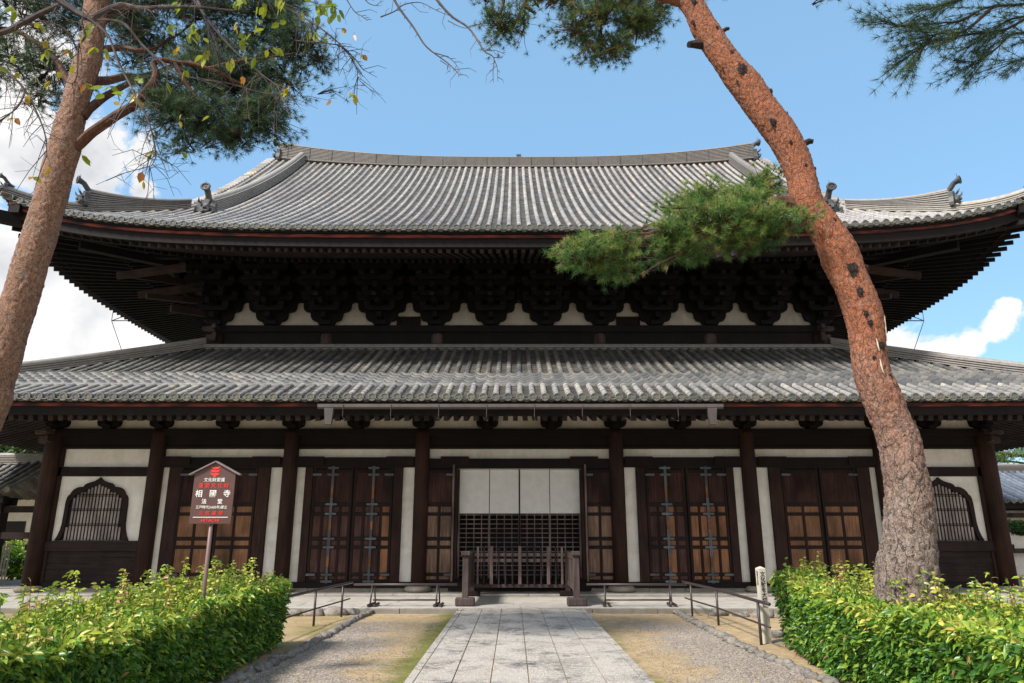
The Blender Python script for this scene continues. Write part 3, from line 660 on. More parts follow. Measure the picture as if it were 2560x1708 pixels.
# ---- upper wall
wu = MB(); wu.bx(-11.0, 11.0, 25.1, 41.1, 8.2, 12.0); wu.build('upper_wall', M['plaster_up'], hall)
wb = MB(); wb.bx(-11.3, 11.3, 24.93, 25.09, 8.96, 9.22); wb.bx(-11.25, 11.25, 24.97, 25.09, 8.5, 8.9); wb.bx(-11.2, 11.2, 25.0, 25.09, 8.88, 8.97)
for sx in (-1, 1): wb.bx(sx * 11.01, sx * 11.17, 24.99, 41, 8.96, 9.22); wb.bx(sx * 11.01, sx * 11.12, 24.99, 41, 8.3, 8.9)
wb.build('upper_beam', M['wood_x'], hall, bevel=0.02)
for x in (-11.0, -7.04, -2.98, 2.98, 7.04, 11.0):
    c_ = MB(); c_.lathe([(0.225, 0), (0.225, .42), (.2, .5), (.14, .545), (.04, .56)], (x, 25.02, 8.36), 'Z', 20); c_.build('upper_column', M['grey_wood_d'] if abs(x) < 10 else M['wood'], hall, smooth=True)
for sx in (-1, 1):     # beam ends crossing at the corners
    c_ = MB(); c_.bar((sx * 11.1, 25.0, 9.09), (sx * 11.62, 25.0, 9.09), .17, .24, w2=.14, h2=.15); c_.bar((sx * 11.0, 25.1, 8.72), (sx * 11.5, 25.1, 8.72), .16, .34)
    c_.bar((sx * 11.05, 25.1, 9.09), (sx * 11.05, 24.55, 9.09), .17, .24, w2=.14, h2=.15); c_.bar((sx * 11.05, 25.1, 8.72), (sx * 11.05, 24.65, 8.72), .15, .32); c_.build('beam_end', M['grey_wood_d'], hall, bevel=.02)
for sx in (-1, 1):
    c_ = MB(); c_.bx(sx * 3.62, sx * 4.5, 25.0, 25.09, 9.5, 9.57)
    c_.bx(sx * 3.62, sx * 3.66, 25.0, 25.09, 9.22, 9.5); c_.bx(sx * 4.46, sx * 4.5, 25.0, 25.09, 9.22, 9.5)
    for k in range(9): x = 3.71 + .0935 * k; c_.bx(sx * x, sx * (x + .045), 25.02, 25.08, 9.225, 9.5)
    w_ = c_.build('slatted_opening', M['wood'], hall); c_ = MB(); c_.bx(sx * 3.66, sx * 4.46, 25.085, 25.095, 9.23, 9.5); c_.build('opening_interior_shade', M['black'], w_)
# brackets
def bracket_mb():
    m_ = MB()
    hl = [(0.27, 9.22), (0.36, 9.36), (.44, 9.37), (.52, 9.41), (.58, 9.52), (.60, 9.68), (.64, 9.715), (.76, 9.73), (.84, 9.79), (.875, 9.9), (.885, 10.04), (.93, 10.09), (1.0, 10.1), (1.0, 10.45)]
    m_.prism([(a, z - 9.22) for a, z in hl] + [(-a, z - 9.22) for a, z in hl[::-1]], -0.12, 0.02)
    def arm(y, z, hw, th=.16, hh=.2):
        pr = [(-hw, z + hh), (-hw, z + .1), (-hw + .06, z + .03), (-hw + .18, z), (hw - .18, z), (hw - .06, z + .03), (hw, z + .1), (hw, z + hh)]
        m_.prism(pr, y - th / 2, y + th / 2)
        for x in (-hw + .1, 0, hw - .1):
            m_.add([(x - .09, y - .1, z + hh), (x + .09, y - .1, z + hh), (x + .09, y + .1, z + hh), (x - .09, y + .1, z + hh), (x - .12, y - .13, z + hh + .06), (x + .12, y - .13, z + hh + .06), (x + .12, y + .13, z + hh + .06), (x - .12, y + .13, z + hh + .06)], [(3, 2, 1, 0), (0, 1, 5, 4), (1, 2, 6, 5), (2, 3, 7, 6), (3, 0, 4, 7)])
            m_.bx(x - .12, x + .12, y - .13, y + .13, z + hh + .06, z + hh + .15)
    arm(-.5, .42, .55); arm(-.5, .8, .85); arm(-1.0, .82, .55); arm(-1.0, 1.2, .88); arm(-1.5, 1.25, .6); arm(-1.5, 1.62, .9)
    m_.bx(-.2, .2, -.22, -.1, 0, .16)
    for (y, z, h) in ((-.62, .16, .2), (-1.12, .55, .2), (-1.62, .96, .2), (-1.9, 1.4, .2)): m_.bx(-.085, .085, y, 0.02, z, z + h)
    m_.bx(-1.0, 1.0, -.12, .0, 1.2, 2.6)
    # tail-rafter noses
    m_.bar((0, -.9, .98), (0, -1.72, .66), .15, .22, h2=.13); m_.bar((0, -1.3, 1.55), (0, -2.15, 1.3), .15, .24, h2=.13)
    return m_
bm0 = bracket_mb(); br0 = None
for i in range(12):
    x = -11.11 + i * 2.02
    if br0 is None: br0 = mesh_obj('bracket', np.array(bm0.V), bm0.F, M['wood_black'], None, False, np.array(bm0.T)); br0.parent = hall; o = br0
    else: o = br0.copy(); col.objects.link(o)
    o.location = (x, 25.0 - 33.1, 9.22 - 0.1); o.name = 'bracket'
for sx in (-1, 1):
    for k in range(5):
        o = br0.copy(); col.objects.link(o); o.location = (sx * 11.0, 25.1 + 0.1 + k * 2.02 - 33.1, 9.22 - .1); o.rotation_euler = (0, 0, sx * R(90)); o.name = 'bracket'
# long side noses seen below the corner eaves
for sx in (-1, 1):
    for (px, py) in ((293, 690), (346, 738), (417, 778)):
        c_, s_ = math.cos(R(PITCH)), math.sin(R(PITCH)); d = cdir(px, py); tt = (-13.55 - CAMX) / d.x; tip = Vector((sx * 13.55, d.y * tt, CAMZ + d.z * tt))
        m_ = MB(); m_.bar(tip, (sx * 11.3, tip.y + 0.1, tip.z + 0.35), .14, .24, h2=.3); m_.build('tail_rafter', M['tail_wood'], hall, bevel=.015)
for sx in (-1, 1):
    m_ = MB(); m_.bar((sx * 11.1, 25.0, 10.1), (sx * 12.9, 23.2, 9.75), .18, .26, h2=.16); m_.bar((sx * 11.1, 25, 10.7), (sx * 13.4, 22.7, 10.35), .18, .28, h2=.18); m_.bar((sx * 11.1, 25, 9.6), (sx * 12.3, 23.8, 9.5), .18, .24); m_.build('corner_bracket', M['wood'], hall)
m_ = MB(); m_.bx(-12.9, 12.9, 23.15, 23.35, 11.15, 11.42); m_.bx(-11.6, 11.6, 24.1, 24.25, 10.6, 10.8)
for sx in (-1, 1): m_.bx(sx * 12.85, sx * 13.05, 23.2, 43, 11.15, 11.42)
m_.build('eave_purlin', M['wood_black'], hall)

# ---- lower roof
halfFm, halfSm = XM, YC - YM
SM = 0.325; NM = int(XM / SM); rowsM = [i * SM for i in range(-NM, NM + 1)]; gapsM = [(i + .5) * SM for i in range(-NM - 1, NM + 1)]
def t1M(u): return min(6.4, max(0.0, XM - abs(u) - 0.1))
def t1Ms(u): return min(6.4, max(0.0, halfSm - abs(u) - 0.1))
NMs = int(halfSm / SM); rowsMs = [i * SM for i in range(-NMs, NMs + 1)]; gapsMs = [(i + .5) * SM for i in range(-NMs - 1, NMs + 1)]
b = NP(); pan_rows(b, mapF(XM, YM), zM, gapsM, halfFm, 0.0, t1M, SM, 0.13, 0.03, 0.014)
for mp_ in (mapL(XM, YM), mapR(XM, YM)): pan_rows(b, mp_, zM, gapsMs, halfSm, 0.0, t1Ms, SM, 0.5)
pan_rows(b, mapB(XM, YM), zM, gapsM, halfFm, 0.0, t1M, SM, 1.2)
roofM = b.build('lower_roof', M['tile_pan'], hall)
b = NP(); round_rows(b, mapF(XM, YM), zM, [u for u in rowsM if t1M(u) > 3.0], halfFm, 2.85, t1M, 0.084)
for mp_ in (mapL(XM, YM), mapR(XM, YM)): round_rows(b, mp_, zM, rowsMs, halfSm, 0.0, t1Ms, 0.1, 0.7)
b.build('round_tiles', M['tile_lo'], roofM, smooth=True)['kind'] = 'stuff'
b = NP(); round_rows(b, mapF(XM, YM), zM, rowsM, halfFm, 0.0, lambda u: min(1.46, t1M(u)), 0.086, 0.36); b.build('eave_round_tiles', M['tile_eave'], roofM, smooth=True)['kind'] = 'stuff'
b = NP(); s = np.linspace(-1, 1, 9)
for u in gapsM:
    e = np.linspace(1.38, 2.92, 6)
    for i in range(5):
        if t1M(u) < e[i] + .1: continue
        e1 = min(e[i + 1] + .02, t1M(u))
        U = u + s * SM / 2; ex = 0.085 * np.abs(s) ** 2.2
        za = zM(U * 0 + u, U * 0 + e[i], halfFm) + ex + 0.075; zb = zM(U * 0 + u, U * 0 + e1, halfFm) + ex + 0.03; lowz = za - (0.05 if i else 0.085)
        dt = -0.05 * (1 - s ** 2)
        b.grid(np.stack([mapF(XM, YM)(U, e[i] + dt, lowz), mapF(XM, YM)(U, e[i] + dt, za), mapF(XM, YM)(U, e1 + 0 * U, zb)], 0), random.random())
b.build('band_tiles', M['tile_band'], roofM)['kind'] = 'stuff'
b = NP(); lips(b, gapsM, mapF(XM, YM), zM, halfFm, SM); b.build('eave_pan_tiles', M['tile_disc'], roofM)
disc_parts(rowsM, mapF(XM, YM), zM, halfFm, 0.112, roofM)
us = np.linspace(-XM, XM, 81); usS = np.linspace(-halfSm, halfSm, 61); mr1, mb1, mdk = MB(), MB(), MB()
for mp_, uu, half in ((mapF(XM, YM), us, halfFm), (mapL(XM, YM), usS, halfSm), (mapR(XM, YM), usS, halfSm)):
    band(mdk, mp_, uu, half, liftM, Z0M, 0.05, 0.5, -0.11, -0.035)
    band(mr1, mp_, uu, half, liftM, Z0M, 0.16, 0.45, -0.20, -0.112)
    band(mb1, mp_, uu, half, liftM, Z0M, 0.2, 0.5, -0.405, -0.202)
mdk.build('eave_edge', M['wood_soffit'], roofM); mr1.build('eave_board', M['red'], roofM); mb1.build('fascia_board', M['wood_x'], roofM)
sof = MB(); raf = MB()
for nm, mp_, half in (('F', mapF(XM, YM), halfFm), ('L', mapL(XM, YM), halfSm), ('R', mapR(XM, YM), halfSm)):
    zf = lambda u, t, z: z + float(liftM(half - abs(u) + 0.6 * t))
    uu = np.linspace(-half + 0.2, half - 0.2, 61); prof = [(0.35, -0.38), (3.85, 0.57)]; vs = []
    for u in uu:
        for tt, zz_ in prof: vs.append(tuple(mp_(np.array(np.sign(u) * min(abs(u), half - tt + .3)), np.array(tt), np.array(Z0M + zf(u, tt, zz_)))))
    sof.add(vs, [(i * 2, i * 2 + 1, i * 2 + 3, i * 2 + 2) for i in range(len(uu) - 1)])
    x = 0.132
    ul = []
    while x < half - .25: ul += [x, -x]; x += 0.264
    for u in ul:
        te = min(3.8, half - abs(u) + .1)
        P = lambda tt, zz_: Vector(tuple(float(v) for v in mp_(np.array(u), np.array(tt), np.array(Z0M + zf(u, tt, zz_)))))
        raf.bar(P(0.38, -0.475), P(te, -0.475 + (te - .38) * 0.27), 0.13, 0.15)
sof.build('soffit', M['wood_soffit'], roofM); ro = raf.build('rafters', M['wood_tip'], roofM); ro['kind'] = 'stuff'
for sx in (-1, 1): m_ = MB(); m_.bar((sx * 14.4, 21.9, 5.3), (sx * 17.95, 18.4, 5.12), .26, .3); m_.build('hip_rafter', M['wood'], roofM)
m_ = MB(); sweep(m_, [(x, 24.82, 8.17) for x in np.linspace(-11.4, 11.4, 24)], ridge_prof(0.2, 0.14, 3, 0.1)); m_.build('wall_ridge', M['tile_ridge'], roofM)
for sx in (-1, 1):
    m_ = MB(); sweep(m_, [(sx * (11.45 + q), YM + 6.55 - q, float(zM(np.array(XM - 6.55 + q), np.array(6.55 - q), halfFm)) + .03) for q in np.linspace(0, 6.6, 34)], ridge_prof(0.30, 0.16, 4, 0.11)); m_.build('hip_ridge', M['tile_ridge'], roofM)
    m_ = MB(); sweep(m_, [(sx * 11.3, y, 8.17) for y in np.linspace(24.85, 41, 10)], ridge_prof(0.2, 0.14, 3, 0.1)); m_.build('wall_ridge', M['tile_ridge'], roofM)
    ornament('ridge_ornament', (sx * (XM - .05), YM + .05, 5.75), sx * R(45), 0.55, parent=roofM)

# gutter
m_ = MB(); pr = [(-.07, .06), (-.075, -.02), (-.05, -.06), (.05, -.06), (.075, -.02), (.07, .06), (.06, .06), (.06, -.02), (.04, -.045), (-.04, -.045), (-.06, -.02), (-.06, .06)]
sweep(m_, [(x, 18.2, 4.99) for x in np.linspace(-5.27, 5.27, 12)], pr); gut = m_.build('gutter', M['gutter'], hall)
for sx in (-1, 1):
    m_ = MB(); cx_ = sx * 4.97; m_.add([(cx_ - .12, 18.12, 4.95), (cx_ + .12, 18.12, 4.95), (cx_ + .12, 18.28, 4.95), (cx_ - .12, 18.28, 4.95), (cx_ - .08, 18.14, 4.52), (cx_ + .08, 18.14, 4.52), (cx_ + .08, 18.26, 4.52), (cx_ - .08, 18.26, 4.52)], [(0, 1, 2, 3), (7, 6, 5, 4), (0, 4, 5, 1), (1, 5, 6, 2), (2, 6, 7, 3), (3, 7, 4, 0)]); m_.build('downpipe_head', M['gutter'], gut)
for x in np.arange(-4.6, 4.65, 1.24):
    m_ = MB(); m_.tube([(x, 18.11, 5.04), (x, 18.13, 4.72), (x + .03, 18.25, 4.62), (x - .12, 18.7, 4.8)], .008, 5); m_.build('gutter_hanger', M['gutter'], gut)

# ---- lower walls
YW = 22.0
wl_ = MB(); wl_.bx(-14.2, -1.95, YW, YW + .3, .42, 5.6); wl_.bx(1.95, 14.2, YW, YW + .3, .42, 5.6); wl_.bx(-1.95, 1.95, YW, YW + .3, 3.73, 5.6)
for sx in (-1, 1): wl_.bx(sx * 14.15, sx * 14.28, YW + .1, 44.2, .42, 5.6)
wl_.bx(-14.2, 14.2, 44.0, 44.2, .42, 5.6); wl_.build('lower_wall', M['plaster'], hall)
m_ = MB(); m_.bx(-2.4, 2.4, 24.2, 24.3, .2, 4.2); m_.bx(-2.4, -2.3, 22.3, 24.2, .2, 4.2); m_.bx(2.3, 2.4, 22.3, 24.2, .2, 4.2); m_.bx(-2.4, 2.4, 22.3, 24.3, 4.2, 4.3); m_.bx(-2.4, 2.4, 22.3, 24.3, .15, .2); m_.build('dark_interior', M['black'], hall)  # box painted black in place of the unlit room behind the lattice
CX_ = (-14.36, -11.13, -7.02, -2.98, 2.98, 7.02, 11.13, 14.36)
for x in CX_:
    c_ = MB(); rr = .25 if abs(x) > 14 else .225
    c_.lathe([(rr, 0), (rr, 4.2), (rr * .96, 4.5), (rr * .8, 4.62)], (x, 21.9, .28), 'Z', 28); co = c_.build('column', M['col_wood'], hall, smooth=True)
    c_ = MB(); c_.lathe([(.34, 0), (.4, .05), (.42, .1), (.38, .16), (.3, .19)], (x, 21.9, .14), 'Z', 20); c_.build('column_base', M['kerb'], co, smooth=True)
for sx in (-1, 1):
    for y in (26.0, 30.5, 35, 39.5, 44):
        c_ = MB(); c_.lathe([(.22, 0), (.22, 4.6)], (sx * 14.36, y, .2), 'Z', 16); c_.build('column', M['col_wood'], hall, smooth=True)
bm_ = MB()
bm_.bx(-14.5, 14.5, YW - .10, YW - .003, 4.42, 4.935); bm_.bx(-14.75, 14.75, YW - .22, YW - .003, 4.74, 4.94); bm_.bx(-14.2, 14.2, YW - .13, YW - .004, 4.33, 4.42)
for sx in (-1, 1): bm_.bx(sx * 14.28, sx * 14.45, YW, 44.2, 4.4, 4.92)
bm_.build('head_beam', M['wood_x'], hall, bevel=.015)
bm_ = MB()
for a, b2, z0, z1 in ((-11.0, -7.1, 3.77, 4.07), (-6.9, -3.1, 3.77, 4.07), (-2.9, 2.9, 3.73, 4.03), (3.1, 6.9, 3.77, 4.07), (7.1, 11.0, 3.77, 4.07)): bm_.bx(a, b2, YW - .14, YW - .003, z0, z1)
bm_.build('lintel', M['wood_x'], hall, bevel=.012)
for sx in (-1, 1):
    for a, b2 in ((3.56, 6.54), (7.62, 10.7), (1.93, 2.95)): bk = MB(); bk.bx(sx * a, sx * b2, YW - .058, YW - .002, .43, 3.79); bk.build('door_recess', M['wood_x'], hall)
for xc in (-10.5, -8.0 + .25, -6.4, -3.65, -1.98, 1.98, 3.65, 6.4, 7.75, 10.5):
    bm_ = MB()
    for k in range(13): bm_.bx(xc - .42 + .065 * k, xc - .375 + .065 * k, YW - .2, YW - .14, 3.86, 4.06 + .03 * math.sin(k * .5))
    bm_.bx(xc - .43, xc + .43, YW - .19, YW - .141, 3.84, 4.09); bm_.build('lintel_boss', M['wood'], hall)
bm_ = MB(); bm_.bx(-14.2, -11.3, YW - .1, YW - .003, 3.5, 3.78); bm_.bx(11.3, 14.2, YW - .1, YW - .003, 3.5, 3.78); bm_.build('tie_beam', M['wood_lo'], hall, bevel=.01)
bm_ = MB()
for a, b2 in ((-14.1, -2.1), (2.1, 14.1)): bm_.bx(a, b2, YW - .12, YW + .2, .27, .43)
bm_.bx(-2.1, 2.1, YW - .2, YW + .2, .2, .46); bm_.bx(-2.0, 2.0, YW - .14, YW - .02, .462, .52); bm_.build('ground_sill', M['wood_x'], hall, bevel=.015)
bm_ = MB(); x = -14.1
while x < 14.1:
    w_ = random.uniform(.7, 1.1); bm_.bx(x, min(14.1, x + w_) - .01, YW - .08, YW + .2, .14, .27); x += w_
bm_.build('foundation', M['kerb'], hall, bevel=.01)
# frieze brackets
fb0 = None; fm = MB()
hl = [(.14, 4.94), (.18, 5.0), (.24, 5.005), (.31, 5.04), (.34, 5.12), (.34, 5.5)]
fm.prism([(a, z - 4.94) for a, z in hl] + [(-a, z - 4.94) for a, z in hl[::-1]], -.2, -.003); fm.bx(-.12, .12, -.28, -.2, .0, .12); fm.bx(-.07, .07, -.5, -.2, .1, .24)
fm2 = np.array(fm.V)
for x in (-14.36, -12.75, -11.13, -9.08, -7.02, -5.0, -2.98, -1.0, 1.0, 2.98, 5.0, 7.02, 9.08, 11.13, 12.75, 14.36):
    if fb0 is None: fb0 = mesh_obj('frieze_bracket', fm2, fm.F, M['wood_black'], None, False, np.array(fm.T)); fb0.parent = hall; o = fb0
    else: o = fb0.copy(); col.objects.link(o)
    o.location = (x, YW - 33.1, 4.94 - .1)
for sx in (-1, 1):   # corner column bracket heads
    m_ = MB(); m_.bar((sx * 14.4, 21.85, 4.84), (sx * 14.95, 21.85, 4.84), .16, .2, h2=.12); m_.bar((sx * 14.4, 21.9, 4.6), (sx * 14.85, 21.9, 4.6), .14, .28, h2=.2); m_.bar((sx * 14.36, 21.8, 4.84), (sx * 14.36, 21.3, 4.84), .16, .2, h2=.12)
    m_.bar((sx * 14.36, 21.8, 4.6), (sx * 14.36, 21.42, 4.6), .14, .26, h2=.16); m_.build('beam_end', M['grey_wood_d'], hall, bevel=.02)
    m_ = MB(); m_.bx(sx * 14.55, sx * 14.66, 21.8, 21.95, 1.34, 1.5); m_.build('tenon_peg', M['wood'], hall)

# corner bays: window bay
WOUT = [(0, 3.47), (.06, 3.41), (.14, 3.36), (.25, 3.32), (.36, 3.29), (.43, 3.25), (.47, 3.18), (.54, 3.185), (.64, 3.165), (.74, 3.11), (.81, 3.03), (.85, 2.945), (.885, 2.93), (.92, 2.85), (.94, 2.7), (.945, 2.4), (.95, 2.1), (.975, 1.92), (1.03, 1.74), (1.1, 1.605)]
WIN = [(0, 3.28), (.05, 3.25), (.13, 3.21), (.24, 3.17), (.33, 3.13), (.37, 3.07), (.41, 3.03), (.5, 3.03), (.6, 3.0), (.68, 2.94), (.73, 2.86), (.76, 2.79), (.79, 2.77), (.81, 2.7), (.82, 2.6), (.825, 2.4), (.83, 2.1), (.85, 1.92), (.89, 1.76), (.95, 1.605)]
for sx in (-1, 1):
    xc = sx * 12.8 - (.01 if sx < 0 else 0)
    m_ = MB(); n = len(WOUT)
    for s2 in (-1, 1):
        vs = []
        for (a, z), (a2, z2) in zip(WOUT, WIN):
            for (q, w_) in ((a, z), (a2, z2)):
                for y in (YW - .07, YW - .002): vs.append((xc + s2 * q, y, w_))
        fs = []
        for i in range(n - 1):
            o_ = i * 4; fs += [(o_, o_ + 4, o_ + 6, o_ + 2), (o_, o_ + 1, o_ + 5, o_ + 4), (o_ + 2, o_ + 6, o_ + 7, o_ + 3)]
        m_.add(vs, fs)
    win = m_.build('cusped_window', M['wood'], hall)
    m_ = MB(); m_.prism([(xc + a, z) for a, z in WIN] + [(xc - a, z) for a, z in WIN[::-1][:-1]], YW - .004, YW - .001); m_.build('window_interior_shade', M['black'], win)
    def wtop(q):
        q = abs(q)
        for (a, z), (a2, z2) in zip(WIN[:14], WIN[1:15]):
            if a <= q <= a2: return z + (z2 - z) * (q - a) / max(1e-6, a2 - a)
        return WIN[14][1] if q <= .82 else 2.0
    m_ = MB()
    for k in range(-8, 9):
        q = k * .1
        m_.bx(xc + q - .027, xc + q + .027, YW - .045, YW - .02, 1.62, min(wtop(q), wtop(q + .03), wtop(q - .03)) - .01)
    m_.build('window_slats', M['slat'], win)
    m_ = MB()
    for z in (2.06, 2.5, 2.93): hw = .82 if z < 2.6 else .66; m_.bx(xc - hw, xc + hw, YW - .055, YW - .04, z - .035, z - .012); m_.bx(xc - hw, xc + hw, YW - .055, YW - .04, z + .012, z + .035)
    m_.build('window_rails', M['wood'], win)
    m_ = MB(); m_.bx(sx * 11.32, sx * 14.15, YW - .14, YW - .003, 1.3, 1.6); m_.build('window_sill_beam', M['wood_lo'], hall, bevel=.012)
    m_ = MB(); z = .43
    for k in range(5): m_.bx(sx * 11.32, sx * 14.15, YW - .055, YW - .003, z, z + .17); z += .174
    m_.build('wall_boarding', M['wood_lo'], hall, bevel=.004)
    m_ = MB(); m_.bx(sx * 11.2, sx * 11.34, YW - .1, YW - .003, 1.6, 4.33); m_.build('wall_post', M['col_wood'], hall); m_ = MB(); m_.bx(sx * 14.02, sx * 14.2, YW - .1, YW - .003, .43, 4.33); m_.build('wall_post', M['col_wood'], hall)

# doors
RAILS = [(3.60, 3.69), (3.74, 3.8), (2.60, 2.72), (2.33, 2.42), (1.61, 1.71), (1.37, 1.46), (.60, .69), (.44, .5)]
def strap(m_, x, z, w_=.36):
    y = YW - .16; m_.add([(x - w_ / 2, y, z), (x - w_ / 2 + .03, y, z - .033), (x + w_ / 2 - .03, y, z - .033), (x + w_ / 2, y, z), (x + w_ / 2 - .03, y, z + .033), (x - w_ / 2 + .03, y, z + .033)] + [(x - w_ / 2, y + .02, z), (x - w_ / 2 + .03, y + .02, z - .033), (x + w_ / 2 - .03, y + .02, z - .033), (x + w_ / 2, y + .02, z), (x + w_ / 2 - .03, y + .02, z + .033), (x - w_ / 2 + .03, y + .02, z + .033)],
        [tuple(range(6)), tuple(range(11, 5, -1))] + [(i, (i + 1) % 6, (i + 1) % 6 + 6, i + 6)[::-1] for i in range(6)])
def leaf(x0, x1, nmid, mat_panels, cross=False, y=YW - .062, lowmats=None, strapside=None):
    f_ = MB(); st_ = .07
    f_.bx(x0, x0 + st_, y - .05, y, .42, 3.8); f_.bx(x1 - st_, x1, y - .05, y, .42, 3.8)
    for a, b2 in RAILS: f_.bx(x0 + st_, x1 - st_, y - .045, y - .001, a, b2)
    xs_ = np.linspace(x0 + st_, x1 - st_, nmid + 2)
    for x in xs_[1:-1]: f_.bx(x - .035, x + .035, y - .048, y - .002, .42, 2.6)
    d_ = f_.build('door', M['wood'], hall, bevel=.004)
    # slatted upper panel
    p_ = MB(); n = int((x1 - x0 - 2 * st_) / .033)
    for k in range(n): x = x0 + st_ + (k + .5) * (x1 - x0 - 2 * st_) / n; p_.bx(x - .009, x + .009, y - .035, y - .012, 2.72, 3.6)
    p_.bx(x0 + st_, x1 - st_, y - .011, y - .004, 2.72, 3.6); p_.build('slatted_panel', M['panel_dark'], d_)
    for k in range(nmid + 1):
        a, b2 = xs_[k] + (.035 if k else 0), xs_[k + 1] - (.035 if k < nmid else 0); mats = mat_panels[k] if isinstance(mat_panels, list) else mat_panels
        q = MB()
        for (za, zb) in ((2.42, 2.6), (1.71, 2.33), (1.46, 1.61), (.69, 1.37), (.5, .6)):
            q.bx(a + .004, b2 - .004, y - .03, y - .004, za + .004, zb - .004)
        q.build('panel', M[mats], d_, bevel=.006)
    if cross:
        xm = (x0 + x1) / 2; c_ = MB(); c_.bx(xm - .035, xm + .035, y - .085, y - .055, .43, 3.78); c_.build('cover_bar', M['panel_orange'], d_)
        for za, zb in ((3.2, 3.8), (2.16, 2.85), (1.15, 1.92), (.4, .86)): c_ = MB(); c_.bx(xm - .038, xm + .038, y - .09, y - .084, za, zb); c_.bx(xm - .008, xm + .008, y - .096, y - .091, za + .04, zb - .04); c_.build('metal_strip', M['lead'], d_)
        for z in (3.74, 3.54, 2.66, 2.38, 1.66, 1.415, .64, .45):
            c_ = MB(); strap(c_, xm, z); c_.build('metal_strap', M['lead'], d_)
    if strapside:
        for sd in strapside:
            c_ = MB(); xx = x0 + .12 if sd < 0 else x1 - .12; strap(c_, xx, 3.54, .3); c_.build('metal_strap', M['lead'], d_); c_ = MB(); strap(c_, xx, .64, .3); c_.build('metal_strap', M['lead'], d_)
    return d_
D_, O_, B_, G_ = 'panel_dark', 'panel_orange', 'panel_brown', 'panel_grey'
leaf(-10.32, -9.18, 1, [B_, B_], strapside=(-1,)); leaf(-9.14, -8.0, 1, [B_, B_], strapside=(1,))
leaf(-6.28, -5.08, 3, [D_] * 4, True, strapside=(-1,)); leaf(-5.03, -3.85, 3, [D_, D_, D_, O_], True, strapside=(1,))
leaf(3.85, 5.03, 3, [D_, D_, O_, D_], True, strapside=(-1,)); leaf(5.08, 6.28, 3, [O_, O_, O_, O_], True, strapside=(1,))
leaf(8.0, 9.1, 1, [B_, B_], strapside=(-1,)); leaf(9.16, 10.28, 1, [B_, B_], strapside=(1,))
leaf(-2.86, -1.98, 1, [G_, G_], strapside=(1,)); leaf(1.98, 2.86, 1, [G_, G_], strapside=(-1,))
for sx in (-1, 1):
    for a, b2 in ((3.56, 3.83), (6.3, 6.54), (7.62, 7.98), (10.3, 10.7), (1.87, 1.97)): m_ = MB(); m_.bx(sx * a, sx * b2, YW - .13, YW - .001, .432, 3.768); m_.build('door_post', M['col_wood'], hall, bevel=.01)
for sx in (-1, 1):
    for a, b2 in ((1.975, 2.03), (2.83, 2.9)): m_ = MB(); m_.bx(sx * a, sx * b2, YW - .19, YW - .135, .43, 3.86); m_.build('door_edge_post', M['grey_wood'], hall)
# central blinds and lattice
lat = MB(); Yl = YW + .18
for i in range(17): x = -1.84 + .23 * i; lat.bx(x - (.03 if i % 4 == 0 else .011), x + (.03 if i % 4 == 0 else .011), Yl - .03, Yl, .52, 3.73)
z = .62
while z < 3.7: lat.bx(-1.85, 1.85, Yl - .035, Yl - .005, z - .011, z + .011); z += .1335
lo = lat.build('lattice_screen', M['grey_wood'], hall)
for i in range(4):
    m_ = MB(); a = -1.84 + i * .923; m_.bx(a + .012, a + .911, Yl - .07, Yl - .055, 2.40, 3.72)
    for z in (2.95, 3.47): m_.bx(a + .012, a + .911, Yl - .075, Yl - .07, z - .006, z + .006)
    m_.build('paper_blind', M['blind'], hall)
m_ = MB(); m_.bx(-.02, .02, Yl - .09, Yl - .02, .52, 3.73); m_.build('screen_post', M['wood'], hall)

# side wires with struts
for sx in (-1, 1):
    def q(px, py, X=16.9):
        d = cdir(px, py); tt = (-X - CAMX) / d.x; return Vector((sx * X, d.y * tt, CAMZ + d.z * tt))
    a = q(279, 802); m_ = MB(); m_.tube([a + Vector((0, 0, .45)), a, Vector((sx * 15.6, a.y + .4, 7.25))], .014, 5)
    m_.tube([a, Vector((sx * 15.6, a.y, a.z))], .022, 5); m_.tube([a, Vector((sx * 15.7, a.y + .1, a.z + .55))], .018, 5); m_.build('eave_stay_wire', M['wire'], hall)

# ---------------------------------------------------------------- wooden gate barrier
gb = empty('wooden_barrier', (0.0, 19.7, 0.1), 'weathered wooden barrier with upright slats standing on the platform before the central lattice', 'barrier')
for sx in (-1, 1):
    X0 = sx * 1.36
    m_ = MB(); m_.bx(X0 - .075, X0 + .075, 18.2, 18.34, .2, 1.30); m_.bx(X0 - .11, X0 + .11, 18.15, 18.39, 1.28, 1.38); m_.build('post', M['grey_wood_d'], gb, bevel=.01)
    m_ = MB(); m_.bx(X0 - .24, X0 + .24, 18.14, 18.4, .1, .30); o = m_.build('foot_block', M['grey_wood_d'], gb, bevel=.035)
    m_ = MB(); m_.bx(X0 - .07, X0 + .07, 21.1, 21.24, .16, 1.34); m_.build('post', M['grey_wood_d'], gb, bevel=.01)
    m_ = MB(); m_.bx(X0 - .24, X0 + .24, 21.06, 21.28, .1, .16 + .09); m_.build('foot_block', M['wood'], gb, bevel=.02)
    m_ = MB(); m_.bx(X0 - .035, X0 + .035, 18.34, 21.1, 1.16, 1.3); m_.bx(X0 - .035, X0 + .035, 18.34, 21.1, .42, .54)
    m_.bar((X0, 18.34, .32), (X0, 20.0, .5), .05, .06); m_.build('side_rail', M['grey_wood_d'], gb, bevel=.008)
    m_ = MB(); y = 18.36
    while y < 21.05: m_.bx(X0 - .018, X0 + .018, y, y + .13, .54, 1.16); y += .138
    m_.build('side_boarding', M['grey_wood_d'], gb)
